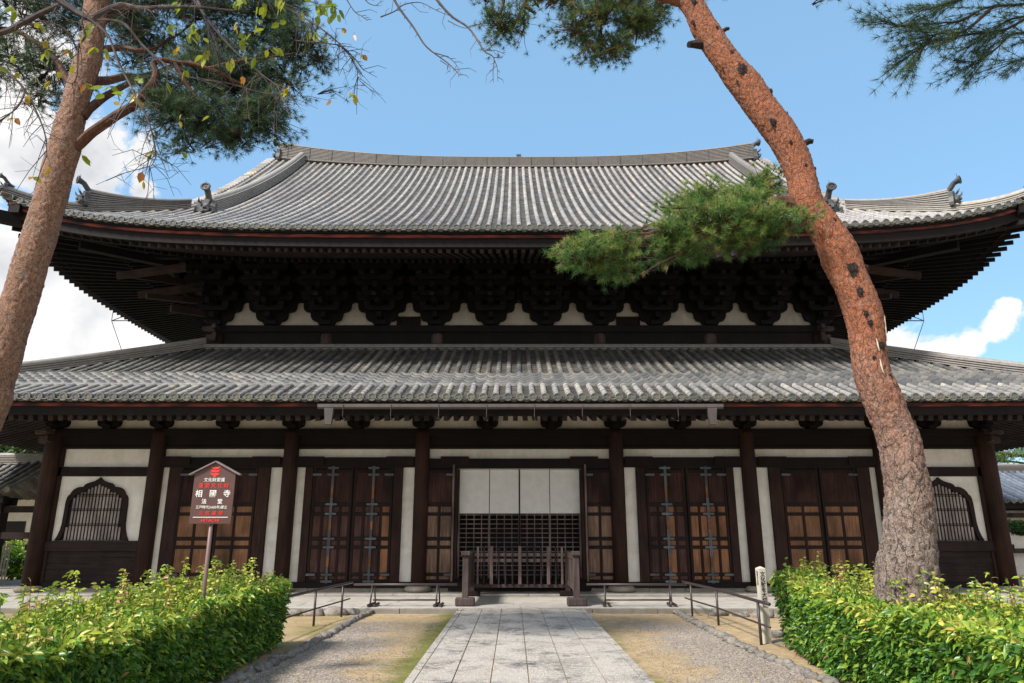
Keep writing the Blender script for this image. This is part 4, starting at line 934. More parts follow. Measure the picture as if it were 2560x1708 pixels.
for i, x in enumerate((-1.2, -1.02, -.81, -.6, -.41, -.21, 0.0, .21, .41, .6, .81, 1.02, 1.2)):
    big = i in (2, 6, 10); mid_ = i in (0, 12); m_ = MB(); w_ = .045 if big else (.03 if mid_ else .022); m_.bx(x - w_, x + w_, 21.05 - (.03 if big else 0), 21.11, .42, 1.46 - (0 if big else .01)); m_.build('slat', M['grey_wood'] if (big or mid_) else M['wood_tip'], gb, bevel=.006)
for z0, z1 in ((1.18, 1.27), (1.02, 1.11), (.33, .42)): m_ = MB(); m_.bx(-1.3, 1.3, 21.112, 21.16, z0, z1); m_.build('rail', M['grey_wood'] if z0 > 1 else M['grey_wood_d'], gb, bevel=.006)

# low steel barriers
def low_barrier(x0, x1, xa, xb, label):
    e = empty('low_barrier', ((x0 + x1) / 2, 18.2, .1), label, 'barrier', 'low steel rails on the platform edge')
    m_ = MB(); m_.tube([(x0, 18.22, .6), (x1, 18.22, .6)], .028, 10); m_.build('top_rail', M['steel'], e, True)
    m_ = MB(); m_.tube([(xa, 18.22, .245), (xb, 18.22, .245)], .02, 8); m_.build('stretcher', M['steel'], e, True)
    for x in (xa, xb):
        m_ = MB(); m_.tube([(x - .02, 18.0, .15), (x - .02, 18.18, .585)], .02, 8); m_.build('leg', M['steel'], e, True)
        m_ = MB(); m_.tube([(x + .02, 18.46, .15), (x + .02, 18.26, .585)], .02, 8); m_.build('leg', M['steel'], e, True)
        m_ = MB(); m_.tube([(x - .06, 17.98, .14), (x - .02, 18.5, .14)], .036, 12); m_.tube([(x + .07, 18.0, .14), (x + .1, 18.48, .14)], .034, 12); m_.build('foot', M['steel'], e, False)
low_barrier(-4.08, -1.56, -3.6, -2.02, 'low dark steel rail on the platform just left of the wooden barrier')
low_barrier(1.6, 4.05, 2.05, 3.64, 'low dark steel rail on the platform just right of the wooden barrier')
# handrails
def handrail(pts, label):
    e = empty('handrail', (pts[0][0], pts[0][1], 0), label, 'handrail', 'dark handrails beside the hedges')
    for x, y in pts: m_ = MB(); m_.tube([(x, y, -.05), (x, y, .66)], .024, 8); m_.build('post', M['steel'], e, True)
    P = [(x, y, .68) for x, y in pts]; a, b2 = Vector(P[0]), Vector(P[-1]); d = (b2 - a).normalized()
    m_ = MB(); m_.tube([a - d * .55] + P + [b2 + d * .75], .028, 10); m_.build('rail', M['steel'], e, True)
    m_ = MB(); m_.tube([a + Vector((0, 0, -.36)) - d * .5] + [Vector(q) + Vector((0, 0, -.36)) for q in P] + [b2 + d * .6 + Vector((0, 0, -.36))], .017, 8); m_.build('lower_rail', M['steel'], e, True)
handrail([(-4.35, 12.9), (-4.22, 15.27), (-4.08, 17.06)], 'dark steel handrail at the far end of the left hedge')
handrail([(3.98, 12.8), (4.02, 15.5), (3.92, 17.29)], 'dark steel handrail at the far end of the right hedge')

# ---------------------------------------------------------------- writing
def text_mesh(name, txt, size, mat, parent, pos, extr=.002, yaw=0, sx=1.0, bold=0.0, vertical=False, align='CENTER'):
    cu = bpy.data.curves.new(name, 'FONT'); cu.body = txt if not vertical else '\n'.join(txt); cu.size = size; cu.align_x = align; cu.align_y = 'CENTER' if not vertical else 'TOP'
    cu.extrude = extr; cu.offset = bold; cu.resolution_u = 3
    if vertical: cu.space_line = 0.95
    to = bpy.data.objects.new(name, cu); col.objects.link(to); bpy.context.view_layer.update()
    me = bpy.data.meshes.new_from_object(to.evaluated_get(bpy.context.evaluated_depsgraph_get())); bpy.data.objects.remove(to); bpy.data.curves.remove(cu)
    org = ORIGIN[parent.name]
    for v in me.vertices:
        x, y, z = v.co.x * sx, v.co.y, v.co.z
        v.co = (x * math.cos(yaw) + z * math.sin(yaw) + pos[0] - org.x, x * math.sin(yaw) - z * math.cos(yaw) + pos[1] - org.y, y + pos[2] - org.z)
    me.name = name; o = bpy.data.objects.new(name, me); col.objects.link(o); me.materials.clear(); me.materials.append(mat); o.parent = parent; ORIGIN[o.name] = org
    return o
SY = 9.5; SX = -4.14; sc_ = SY / 9.0
def sz(z): return 1.77 + (z - 1.77) * sc_          # measured at nine metres, carried to the board's own distance
sg = empty('signboard', (SX, SY, 0), 'brown house-shaped notice board on a pole above the left hedge', 'sign')
m_ = MB(); hw = .272; m_.prism([(SX - hw, sz(1.90)), (SX + hw, sz(1.90)), (SX + hw, sz(2.52)), (SX, sz(2.655)), (SX - hw, sz(2.52))], SY, SY + .025); board = m_.build('board', M['sign'], sg, bevel=.004)
m_ = MB()
for s2 in (-1, 1): m_.bar((SX, SY + .01, sz(2.662)), (SX + s2 * .335, SY + .01, sz(2.497)), .08, .018)
m_.build('roof_cap', M['cap'], sg)
m_ = MB(); m_.tube([(SX + .0, SY + .05, -.1), (SX + .0, SY + .05, sz(2.45))], .026, 14); m_.build('pole', M['pole'], sg, True)
def sl(txt, size, mat, dx, z, sx=1.0, bold=0.0): return text_mesh('lettering', txt, size, M[mat], board, (SX + dx, SY - .003, z), sx=sx, bold=bold)
H0, H1 = sz(1.90), sz(2.52)
def zy(v): return sz(2.655) + (sz(1.90) - sz(2.655)) * (v - 180) / (1415 - 180)
sl('文化財愛護', .056, 'txt_white', .0, zy(545), 1.0, .0)
for i, ch in enumerate('重要文化財'): sl(ch, .068, 'txt_red', -.166 + .083 * i, zy(660), 1, .0004)
for i, ch in enumerate('相國寺'): sl(ch, .098, 'txt_white', -.184 + .184 * i, zy(825), 1, .0008)
for i, ch in enumerate('法堂'): sl(ch, .069, 'txt_white', -.105 + .208 * i, zy(978), 1, .0006)
sl('江戸時代(1605年)建立', .046, 'txt_white', 0, zy(1090), .93, .0)
for i, ch in enumerate('火気厳禁'): sl(ch, .059, 'txt_red', -.13 + .087 * i, zy(1210), 1, .0004)
m_ = MB(); m_.bx(SX - .228, SX + .228, SY - .004, SY - .001, zy(1290), zy(1278)); m_.build('line', M['txt_white'], board)
sl('HITACHI', .056, 'txt_red', .0, zy(1350), 1.1, .001)
m_ = MB(); ex, k_ = SX + .0, .27 / 415
for j, zc in enumerate((300, 365, 428)):
    z = zy(zc); W_ = .068 - .002 * j; h = .027
    up = [(-W_, h * .8), (-W_ * .55, h * .5), (0, h * .42), (W_ * .55, h * .5), (W_, h * .8)]; dn = [(W_ * .8, -h * .1), (W_ * .4, -h * .55), (0, -h * .62), (-W_ * .4, -h * .55), (-W_ * .8, -h * .1)]
    m_.prism([(ex + a, z + b2) for a, b2 in up + dn], SY - .004, SY - .001)
m_.bx(ex - .02, ex + .02, SY - .0035, SY - .001, zy(480), zy(455)); m_.bx(ex - .016, ex - .004, SY - .0035, SY - .001, zy(350), zy(330)); m_.bx(ex + .004, ex + .016, SY - .0035, SY - .001, zy(412), zy(392)); m_.build('emblem', M['txt_red'], board)

wp = empty('sign_post', (4.14, 13.0, 0), 'square white marker post with black vertical writing at the right hedge corner', 'post')
m_ = MB(); hw = .064; a_ = R(8)
def rot(x, y): return (4.14 + x * math.cos(a_) - y * math.sin(a_), 13.0 + x * math.sin(a_) + y * math.cos(a_))
vs = [(*rot(x, y), z) for z in (-.05, 1.205) for x, y in ((-hw, -hw), (hw, -hw), (hw, hw), (-hw, hw))] + [(*rot(0, 0), 1.24)]
m_.add(vs, [(0, 1, 5, 4), (1, 2, 6, 5), (2, 3, 7, 6), (3, 0, 4, 7), (4, 5, 8), (5, 6, 8), (6, 7, 8), (7, 4, 8), (3, 2, 1, 0)]); shaft = m_.build('shaft', M['white_post'], wp, bevel=.003)
tx, ty = rot(0.0, -hw - .002); text_mesh('lettering', '文化財を大切に', .09, M['txt_black'], shaft, (tx, ty, 1.15), extr=.001, yaw=a_, vertical=True, bold=.0022)
tx, ty = rot(-hw - .002, 0.0); text_mesh('lettering', '重要文化財', .05, M['txt_black'], shaft, (tx, ty, 1.16), extr=.001, yaw=a_ - R(90), vertical=True, bold=.001)

# ---------------------------------------------------------------- edging stones
def stone(x, y, r, z=0.02):
    m_ = MB(); m_.blobm((x, y, z), r, 2, .22, 1.3, random.random()); return m_
def edge_row(xs_, y0, y1, label, grp, s=1.0):
    y = y0; k = 0
    while y < y1:
        L = random.uniform(.13, .26) * s; rx = random.uniform(.09, .14) * s; x = np.interp(y, [p[0] for p in xs_], [p[1] for p in xs_]) + random.uniform(-.03, .03)
        o = stone(x, y + L / 2, (rx * .8, L / 2 * 1.12, random.uniform(.045, .085)), random.uniform(.0, .02)).build('edging_stone', M['rock'], None, True)
        tag(o, label, 'stone', grp); y += L * 1.02
edge_row([(6, -3.75), (10, -3.66), (12, -3.57), (14, -3.58), (17, -3.62), (18, -3.55)], 7.2, 17.75, 'rough grey stone in the edging row between the gravel and the left hedge', 'left row of edging stones')
edge_row([(6, 3.8), (10, 3.68), (12, 3.58), (15, 3.58), (17.3, 3.66), (18, 3.7)], 7.2, 17.75, 'rough grey stone in the edging row between the gravel and the right hedge', 'right row of edging stones')
for (x, y, r) in [(-4.35, 17.5, .3), (-4.8, 17.35, .26), (-5.3, 17.3, .24), (-5.75, 17.2, .3), (-3.95, 17.62, .22), (-6.3, 17.1, .28), (-6.9, 17.2, .26)]:
    tag(stone(x, y, (r, r * .6, r * .45)).build('rock', M['rock'], None, True), 'pale rounded rock on the mossy bank below the platform, left of the path', 'rock', 'rocks on the left bank')
for (x, y, r) in [(4.5, 17.3, .24), (4.95, 17.0, .22), (5.4, 16.9, .26), (5.9, 16.8, .25), (4.55, 13.7, .2), (4.75, 13.2, .16), (6.4, 16.9, .3)]:
    tag(stone(x, y, (r, r * .6, r * .45)).build('rock', M['rock'], None, True), 'pale rounded rock on the bank below the platform, right of the path', 'rock', 'rocks on the right bank')
# gravel pebbles
def pebbles(n, xr, yr, sx_):
    base = np.array([(1, 0, 0), (0, 1, 0), (-1, 0, 0), (0, -1, 0), (0, 0, .7), (0, 0, -.5)], float); fc = np.array([(0, 1, 4), (1, 2, 4), (2, 3, 4), (3, 0, 4), (1, 0, 5), (2, 1, 5), (3, 2, 5), (0, 3, 5)])
    x = rng.uniform(xr[0], xr[1], n); y = yr[0] + (yr[1] - yr[0]) * rng.random(n) ** 1.5; keep = np.array([mnoise.noise(Vector((a * .9, b * .9, 0))) + (abs(a) - 2.3) * .5 > rng.uniform(-.5, .5) for a, b in zip(x, y)]); x, y = x[keep], y[keep]; n = len(x)
    s = rng.uniform(.004, .012, (n, 1, 3)); s[:, :, 2] *= .8; V = base[None] * s * rng.uniform(.7, 1.3, (n, 6, 1)); a = rng.uniform(0, 6.28, n); ca, sa = np.cos(a)[:, None], np.sin(a)[:, None]
    X = V[:, :, 0] * ca - V[:, :, 1] * sa + (sx_ * x)[:, None]; Y = V[:, :, 0] * sa + V[:, :, 1] * ca + y[:, None]
    Z = V[:, :, 2] + np.array([.022 * mnoise.noise(Vector((sx_ * q * .8, w_ * .8, 0))) - .01 for q, w_ in zip(x, y)])[:, None]
    return np.stack([X, Y, Z], -1).reshape(-1, 3), (fc[None] + (np.arange(n) * 6)[:, None, None]).reshape(-1, 3), np.repeat(rng.random(n), 6)
t = NT('pebble', .85); t.col(t.ramp(t.attr(), [(0, (.10, .085, .075)), (.5, (.25, .22, .19)), (.85, (.42, .36, .29)), (1, (.45, .3, .18))])); M['pebble'] = t.m
PV, PF, PT = [], [], []; n0 = 0
for s_ in (-1, 1):
    V, F, T = pebbles(26000, (1.7, 3.5), (7.5, 15.8), s_); PV.append(V); PF.append(F + n0); PT.append(T); n0 += len(V)
o = mesh_obj('gravel', np.concatenate(PV), np.concatenate(PF), M['pebble'], None, False, np.concatenate(PT)); o['kind'] = 'stuff'
# fallen leaves
m_ = MB()
for i in range(420):
    x = random.choice((-1, 1)) * random.uniform(0.1, 5.5); y = random.uniform(8, 17.6); a = random.uniform(0, 6.28); L = random.uniform(.02, .035); z = .1 if abs(x) < 1.49 else .022
    d = Vector((math.cos(a), math.sin(a), random.uniform(-.2, .2))) * L; n_ = Vector((-math.sin(a), math.cos(a), 0)) * L * .45; c_ = Vector((x, y, z))
    m_.add([c_ - d, c_ + n_ + Vector((0, 0, .006)), c_ + d, c_ - n_ + Vector((0, 0, .008))], [(0, 1, 2, 3)], random.uniform(.6, 1))
o = m_.build('fallen_leaves', M['cherry_leaf']); o['kind'] = 'stuff'

# ---------------------------------------------------------------- foliage builders
def norm(a): return a / np.maximum(np.linalg.norm(a, axis=-1, keepdims=True), 1e-9)
def leaves(C, D, L, W, tint, fold=.25, droop=.3):
    """pointed folded leaves: base C, direction D; 6 verts, 4 quads-as-tris"""
    n = len(C); rv = norm(rng.normal(size=(n, 3))); S = norm(np.cross(D, rv)); N = np.cross(S, D); N = np.where(N[:, 2:3] < 0, -N, N); S = np.cross(D, N)
    L = np.asarray(L).reshape(-1, 1) * np.ones((n, 1)); W = np.asarray(W).reshape(-1, 1) * np.ones((n, 1))
    up = N * fold * W; dz = np.array([0, 0, 1]) * L * droop
    a1 = C + D * L * .28 - dz * .06; a2 = C + D * L * .66 - dz * .38; tip = C + D * L - dz
    V = np.stack([C, a1 + S * W * .9 + up, a2 + S * W * .8 + up, tip, a2 - S * W * .8 + up, a1 - S * W * .9 + up, a1, a2], 1).reshape(-1, 3)
    q = np.array([(0, 1, 6), (1, 2, 6), (2, 7, 6), (2, 3, 7), (3, 4, 7), (4, 5, 7), (5, 6, 7), (5, 0, 6)])
    return V, (q[None] + (np.arange(n) * 8)[:, None, None]).reshape(-1, 3), np.repeat(tint, 8)
class Acc:
    def __init__(s): s.V = []; s.F = []; s.T = []; s.n = 0
    def add(s, r): s.V.append(r[0]); s.F.append(r[1] + s.n); s.T.append(r[2]); s.n += len(r[0])
    def build(s, name, mat, parent): return mesh_obj(name, np.concatenate(s.V), np.concatenate(s.F), mat, parent, False, np.concatenate(s.T))
def fbm(P, f, seed=0):
    return np.array([mnoise.noise(Vector((p[0] * f + seed, p[1] * f, p[2] * f))) for p in P])

def hedge(xa, xb, ya, yb, hfun, label, loc, seed, slant=.1):
    global rng
    rng = np.random.default_rng(seed); sx_ = 1 if xa > 0 else -1
    e = empty('hedge', loc, label, 'hedge'); A = Acc(); n = 36000
    # surface samples: inner side face, top, far end, near end
    w = abs(xb - xa); d = yb - ya; areas = np.array([d * 1.05, d * w, w * 1.1, d * .5]); pick = rng.choice(4, n, p=areas / areas.sum())
    u = rng.random(n); v = rng.random(n); dep = rng.random(n) ** 1.6 * .16
    X = np.where(pick == 0, xa + sx_ * dep, np.where(pick == 3, xb - sx_ * dep, xa + sx_ * w * u)); Y = np.where(pick == 2, yb - dep, ya + d * np.where(pick == 2, 0, np.where(pick == 1, v, u)))
    Y = np.where((pick == 0) | (pick == 3), ya + d * u, Y)
    hh = hfun(X, Y); hh = hh + .13 * np.array([mnoise.noise(Vector((a * 1.7, b * 1.7, seed))) for a, b in zip(X, Y)])
    Z = np.where(pick == 1, hh - dep * .7, hh * (0.06 + .96 * v))
    bul = .16 * np.array([mnoise.noise(Vector((a * 1.4, b * 1.4, c_ * 1.4 + seed))) for a, b, c_ in zip(X, Y, Z)])
    X = X - sx_ * np.where(pick == 0, bul + .06 * (Z / 1.0), 0); Y = Y + np.where(pick == 2, bul, 0)
    X = X - sx_ * slant * np.clip((12.2 - Y) / 2.6, 0, 1) * np.clip(1 - np.abs(X - xa) / w, 0, 1)
    N = np.zeros((n, 3)); N[pick == 0] = (-sx_, -.25, .35); N[pick == 1] = (0, -.1, 1); N[pick == 2] = (0, 1, .35); N[pick == 3] = (sx_, 0, .3)
    C = np.stack([X, Y, Z], -1); D = norm(N * .75 + rng.normal(size=(n, 3)) * .62 + np.array([0, 0, -.05]))
    young = np.clip((Z - hh + .22) / .22, 0, 1); tint = np.clip(rng.beta(1.7, 1.7, n) * .80 + young * (.2 + .36 * rng.random(n) * np.clip(.6 + 1.6 * fbm(C, 2.2, seed), 0, 1.3)) - .04, 0, .93)
    odd = rng.random(n) < .012; tint[odd] = rng.uniform(.93, 1, odd.sum())
    near = np.clip((12 - Y) / 6, 0, 1); A.add(leaves(C, D, rng.uniform(.06, .125, n), rng.uniform(.0135, .025, n), tint, .35, .25))
    # young shoots standing above the clipped top
    ns = int(260 * d / 7); sx0 = xa + sx_ * w * rng.random(ns) ** .8; sy0 = ya + d * rng.random(ns); st = MB()
    for a, b2 in zip(sx0, sy0):
        h0 = float(hfun(np.array(a), np.array(b2))) - .05; L = random.choice([.1, .14, .18, .22, .28, .4]) * random.uniform(.8, 1.15); lean = Vector((random.uniform(-.25, .25), random.uniform(-.25, .25), 1)).normalized()
        p0 = Vector((a, b2, h0)); st.tube([p0, p0 + lean * (L + .05)], [.004, .0018], 4, False); k = int(L / .022) + 3
        tt = rng.uniform(.15, 1, k); Cc = np.array(p0)[None] + np.array(lean)[None] * (tt * (L + .05))[:, None]; Dd = norm(rng.normal(size=(k, 3)) * np.array([1, 1, .25]) + np.array([0, 0, .45]))
        base = random.choice([.62, .7, .8, .86, .95]); A.add(leaves(Cc, Dd, rng.uniform(.05, .1, k), rng.uniform(.012, .02, k), np.clip(base + rng.uniform(-.1, .07, k), 0, 1), .3, .35))
    A.build('leaves', M['hedge'], e)['kind'] = 'stuff'; st.build('shoot_stems', M['branch'], e)['kind'] = 'stuff'
    # twig mass inside
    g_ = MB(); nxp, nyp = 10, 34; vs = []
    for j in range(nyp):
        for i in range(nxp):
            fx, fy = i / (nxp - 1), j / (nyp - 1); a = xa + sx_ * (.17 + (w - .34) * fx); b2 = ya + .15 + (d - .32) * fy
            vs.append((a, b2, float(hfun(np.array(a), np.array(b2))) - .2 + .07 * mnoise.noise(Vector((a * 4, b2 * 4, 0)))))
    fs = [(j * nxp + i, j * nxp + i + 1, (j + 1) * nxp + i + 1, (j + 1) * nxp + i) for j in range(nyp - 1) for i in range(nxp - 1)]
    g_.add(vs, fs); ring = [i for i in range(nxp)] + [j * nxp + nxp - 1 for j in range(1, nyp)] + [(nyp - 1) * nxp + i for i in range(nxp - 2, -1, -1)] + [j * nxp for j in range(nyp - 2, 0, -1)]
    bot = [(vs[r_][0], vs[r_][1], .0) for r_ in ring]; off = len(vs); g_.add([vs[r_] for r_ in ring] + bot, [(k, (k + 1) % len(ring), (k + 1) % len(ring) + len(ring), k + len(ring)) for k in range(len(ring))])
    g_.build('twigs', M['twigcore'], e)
    st = MB()
    for k in range(70):
        a = xa + sx_ * random.uniform(.02, .2); b2 = ya + d * random.random(); st.tube([(a + sx_ * .15, b2, 0), (a + random.uniform(-.05, .05), b2 + random.uniform(-.1, .1), random.uniform(.3, .7)), (a - sx_ * .1 + random.uniform(-.1, .1), b2 + random.uniform(-.2, .2), .95)], [.009, .006, .003], 4, False)
    st.build('stems', M['branch'], e)['kind'] = 'stuff'
hedge(-4.03, -5.5, 4.6, 12.55, lambda x, y: 0.90 + .12 * np.clip((y - 8) / 4, 0, 1) + 0 * x, 'clipped leafy hedge left of the path with the notice board rising from it', (-5.2, 8.6, 0), 11)
hedge(4.24, 5.6, 4.6, 12.45, lambda x, y: 0.93 + .2 * np.clip((y - 9.9) / 2.0, 0, 1) * np.clip((5.2 - x) / .5, 0, 1) + 0 * x, 'clipped leafy hedge right of the path around the orange pine trunk', (5.3, 8.5, 0), 23, .34)

def tufts(A, C, D, L=.11, nn=30, w=.0045, tint=None, spread=1.0):
    n = len(C); Dn = norm(D); r = rng.normal(size=(n, nn, 3)); dirs = norm(Dn[:, None] * (.55 / spread) + norm(r) * rng.uniform(.55, 1.0, (n, nn, 1)))
    base = C[:, None] + Dn[:, None] * rng.uniform(-.3, .1, (n, nn, 1)) * L * .7; Ls = L * rng.uniform(.7, 1.1, (n, nn, 1)); side = norm(np.cross(dirs, rng.normal(size=(n, nn, 3))))
    tip = base + dirs * Ls; V = np.stack([base + side * w / 2, base - side * w / 2, tip], 2).reshape(-1, 3)
    tt = np.repeat(np.clip(tint, 0, 1), nn) + rng.uniform(-.06, .06, n * nn); A.add((V, np.arange(n * nn * 3).reshape(-1, 3), np.repeat(np.clip(tt, 0, 1), 3)))
def crown(A, tw, blobs, L=.12, nn=28, w=.005, dens=1.0, seedk=0, bias=.0, hang=0.2, spread=1.0):
    """blobs: (centre, (rx, ry, rz), clusters); tufts sit on little branchlets fanning out of each cluster"""
    for (c0, r0, nc) in blobs:
        c0 = np.array(c0, float); r0 = np.array(r0, float)
        for k in range(nc):
            v = norm(rng.normal(size=3)); rr = rng.uniform(.35, 1.0) ** .6; cc = c0 + v * r0 * rr
            if mnoise.noise(Vector(cc * 1.6) + Vector((seedk, 0, 0))) < -.16: continue
            out = norm((cc - c0) / r0 + np.array([0, 0, hang])); kk = int(rng.integers(7, 15) * dens)
            spr = L * 1.25; P = cc + rng.normal(size=(kk, 3)) * spr * np.array([1, 1, .6]); D = norm(out[None] * .8 + (P - cc) / spr * .5 + rng.normal(size=(kk, 3)) * .3 + np.array([0, 0, .15]))
            ti = np.clip(rng.normal(.4, .2) + bias + rng.normal(0, .12, kk) + .25 * (P[:, 2] - cc[2]) / L, 0, .95); dead = rng.random(kk) < .02; ti[dead] = 1
            tufts(A, P, D, L, nn, w, ti, spread)
            inn = cc - out * L * 2.2
            for q in range(0, kk, 2): tw.tube([inn, cc * .6 + P[q] * .4 - D[q] * L * .4, P[q] + D[q] * L * .1], [.008, .005, .003], 3, False)
def limb(m_, pts, r0, r1, n=8, sub=5, wob=.02):
    P = [Vector(p) for p in pts]; out = []
    for i in range(len(P) - 1):
        a, b2, c_, d = P[max(i - 1, 0)], P[i], P[i + 1], P[min(i + 2, len(P) - 1)]
        for k in range(sub):
            s = k / sub; out.append(.5 * ((2 * b2) + (-a + c_) * s + (2 * a - 5 * b2 + 4 * c_ - d) * s * s + (-a + 3 * b2 - 3 * c_ + d) * s ** 3))
    out.append(P[-1]); out = [p + Vector((mnoise.noise(p * 3), mnoise.noise(p * 3 + Vector((9, 0, 0))), mnoise.noise(p * 3 + Vector((0, 9, 0))))) * wob * 2 for p in out]
    m_.tube(out, list(np.linspace(r0, r1, len(out))), n); return out
def trunk(name, pts, rad, mat, parent, zrough, seed, rough=.018):
    P = [Vector(p) for p in pts]; n = len(P); ctr, rr = [], []
    for i in range(n - 1):
        a, b2, c_, d = P[max(i - 1, 0)], P[i], P[i + 1], P[min(i + 2, n - 1)]; k_ = max(4, int((c_ - b2).length / .022))
        for k in range(k_):
            s = k / k_; ctr.append(.5 * ((2 * b2) + (-a + c_) * s + (2 * a - 5 * b2 + 4 * c_ - d) * s * s + (-a + 3 * b2 - 3 * c_ + d) * s ** 3)); rr.append(rad[i] + (rad[i + 1] - rad[i]) * (s * s * (3 - 2 * s)))
    ctr.append(P[-1]); rr.append(rad[-1]); NA = 96; V = []
    for i, c_ in enumerate(ctr):
        d = (ctr[min(i + 1, len(ctr) - 1)] - ctr[max(i - 1, 0)]).normalized(); r_ = d.cross(Vector((0, 1, 0))).normalized(); u_ = r_.cross(d)
        for k in range(NA):
            a = 2 * math.pi * k / NA; nd = r_ * math.cos(a) + u_ * math.sin(a); p = c_ + nd * rr[i]
            q = Vector((p.x * 9 + .5 * mnoise.noise(p * 5), p.y * 9, p.z * 5.6)); f1 = mnoise.voronoi(q + Vector((seed, 0, 0)))[0]; pl = min(1.0, (f1[1] - f1[0]) * 6.5); z0, z1 = zrough
            deep = 1.0 if p.z < z0 else (0.28 if p.z > z1 else 1 - .72 * (p.z - z0) / (z1 - z0))
            h = (pl - .6) * rough * deep + .008 * mnoise.noise(p * 24) + .006 * max(0, mnoise.noise(p * 38)) * 2 + .02 * mnoise.noise(p * 2.3)
            V.append(p + nd * h)
    F = np.array([(i * NA + k, i * NA + (k + 1) % NA, (i + 1) * NA + (k + 1) % NA, (i + 1) * NA + k) for i in range(len(ctr) - 1) for k in range(NA)])
    return mesh_obj(name, np.array([tuple(v) for v in V]), F, mat, parent, True)

# ---------------------------------------------------------------- right pine
YT = 9.3
rp_ = empty('pine_tree', (4.7, YT, 0), 'tall leaning pine with bare orange trunk growing out of the right hedge', 'pine tree')
RE = [(0, 1688, 1750), (73, 1727, 1800), (146, 1770, 1850), (220, 1824, 1916), (293, 1876, 1967), (366, 1929, 2016), (439, 1965, 2038), (512, 1978, 2060), (573, 2018, 2110), (646, 2051, 2152), (720, 2088, 2179), (793, 2113, 2207), (866, 2128, 2214), (939, 2135, 2227), (1012, 2161, 2260), (1060, 2180, 2278), (1110, 2196, 2301), (1165, 2205, 2311), (1219, 2215, 2323), (1274, 2216, 2330), (1329, 2212, 2335), (1384, 2202, 2340), (1425, 2190, 2341), (1490, 2192, 2338), (1560, 2198, 2340)]
def edge_table(E, Y):
    out = []
    for i, (y, a, b2) in enumerate(E):
        p, l, r_ = at((a + b2) / 2, y, Y), at(a, y, Y), at(b2, y, Y); q = E[min(i + 1, len(E) - 1)]; o_ = E[max(i - 1, 0)]; pa, pb = at((o_[1] + o_[2]) / 2, o_[0], Y), at((q[1] + q[2]) / 2, q[0], Y)
        d = (pb - pa).normalized(); out.append((p.x, p.z, (r_.x - l.x) * abs(d.z)))
    return out
rtab = [(5.0, -.12, .84)] + edge_table(RE, YT)[::-1] + [(2.05, 10.35, .5), (1.9, 11.4, .42), (1.8, 12.8, .3), (1.85, 14.5, .16)]
trk = trunk('trunk', [(a, YT + (.0 if z < 9.9 else (z - 9.9) * .15), z) for a, z, d in rtab], [d / 2 * .94 for a, z, d in rtab], M['bark_r'], rp_, (1.9, 4.8), 3, .028)
def knot(px, pz, r, yy=YT - .3):
    p = Vector((px, yy, pz)); r *= .72; m_ = MB(); m_.blobm(p, (r, r * .22, r * 1.35), 3, .5, 4, random.random()); m_.blobm(p + Vector((0, -r * .18, 0)), (r * .5, r * .22, r * .6), 2, .4, 4); m_.build('knot', M['scar'], trk)
for (px, py, r) in [(1730, 25, .06), (1732, 68, .06), (1784, 91, .03), (1820, 153, .035), (1803, 184, .035), (1845, 195, .085), (1838, 218, .04), (1917, 243, .045), (1962, 296, .04), (1923, 323, .075), (1964, 375, .035), (2030, 430, .025), (2070, 567, .03), (2112, 688, .085), (2155, 676, .04), (2132, 744, .065), (2145, 797, .045), (2155, 820, .04), (2184, 875, .05), (2165, 905, .03), (2205, 950, .03), (1880, 290, .025), (2000, 430, .025), (2003, 470, .02)]:
    c_ = at(px, py, YT); prof_x = np.interp(c_.z, [q[1] for q in rtab], [q[0] for q in rtab]); rad_ = np.interp(c_.z, [q[1] for q in rtab], [q[2] for q in rtab]) / 2
    dx = max(-rad_ * .93, min(rad_ * .93, c_.x - prof_x)); px = None; dy = math.sqrt(max(0.0, rad_ ** 2 - dx ** 2)); knot(prof_x + dx, c_.z, r, YT - dy * .97)
m_ = MB()
for (px, py, ex, ez, r) in [(1743, 108, -.14, -.02, .06), (2012, 362, .12, .06, .045), (1812, 80, .06, .06, .03)]:
    a = at(px, py, YT); m_.tube([a + Vector((.08 if ex < 0 else -.08, 0, -.02)), a + Vector((ex * .6, 0, ez)), a + Vector((ex, -.02, ez - .02))], [r * 1.2, r, r * .8], 10, True, None, .12)
m_.build('branch_stub', M['scar'], rp_)
for pts_ in ([(2170, 858), (2173, 872), (2177, 888)], [(2178, 908), (2181, 925), (2186, 942)], [(2196, 800), (2199, 830), (2204, 860)]):
    pp = []
    for px, py in pts_:
        c_ = at(px, py, YT); rad_ = np.interp(-c_.z, [-q[1] for q in rtab[::-1]], [q[2] for q in rtab[::-1]]) / 2; prof_x = np.interp(c_.z, [q[1] for q in rtab], [q[0] for q in rtab]); dx = max(-rad_ * .9, min(rad_ * .9, c_.x - prof_x)); pp.append(Vector((prof_x + dx, YT - math.sqrt(max(0, rad_ ** 2 - dx ** 2)) * .99, c_.z)))
    m_ = MB(); m_.tube(pp, [.004, .011, .004], 6); m_.build('resin_streak', M['white_post'], trk)
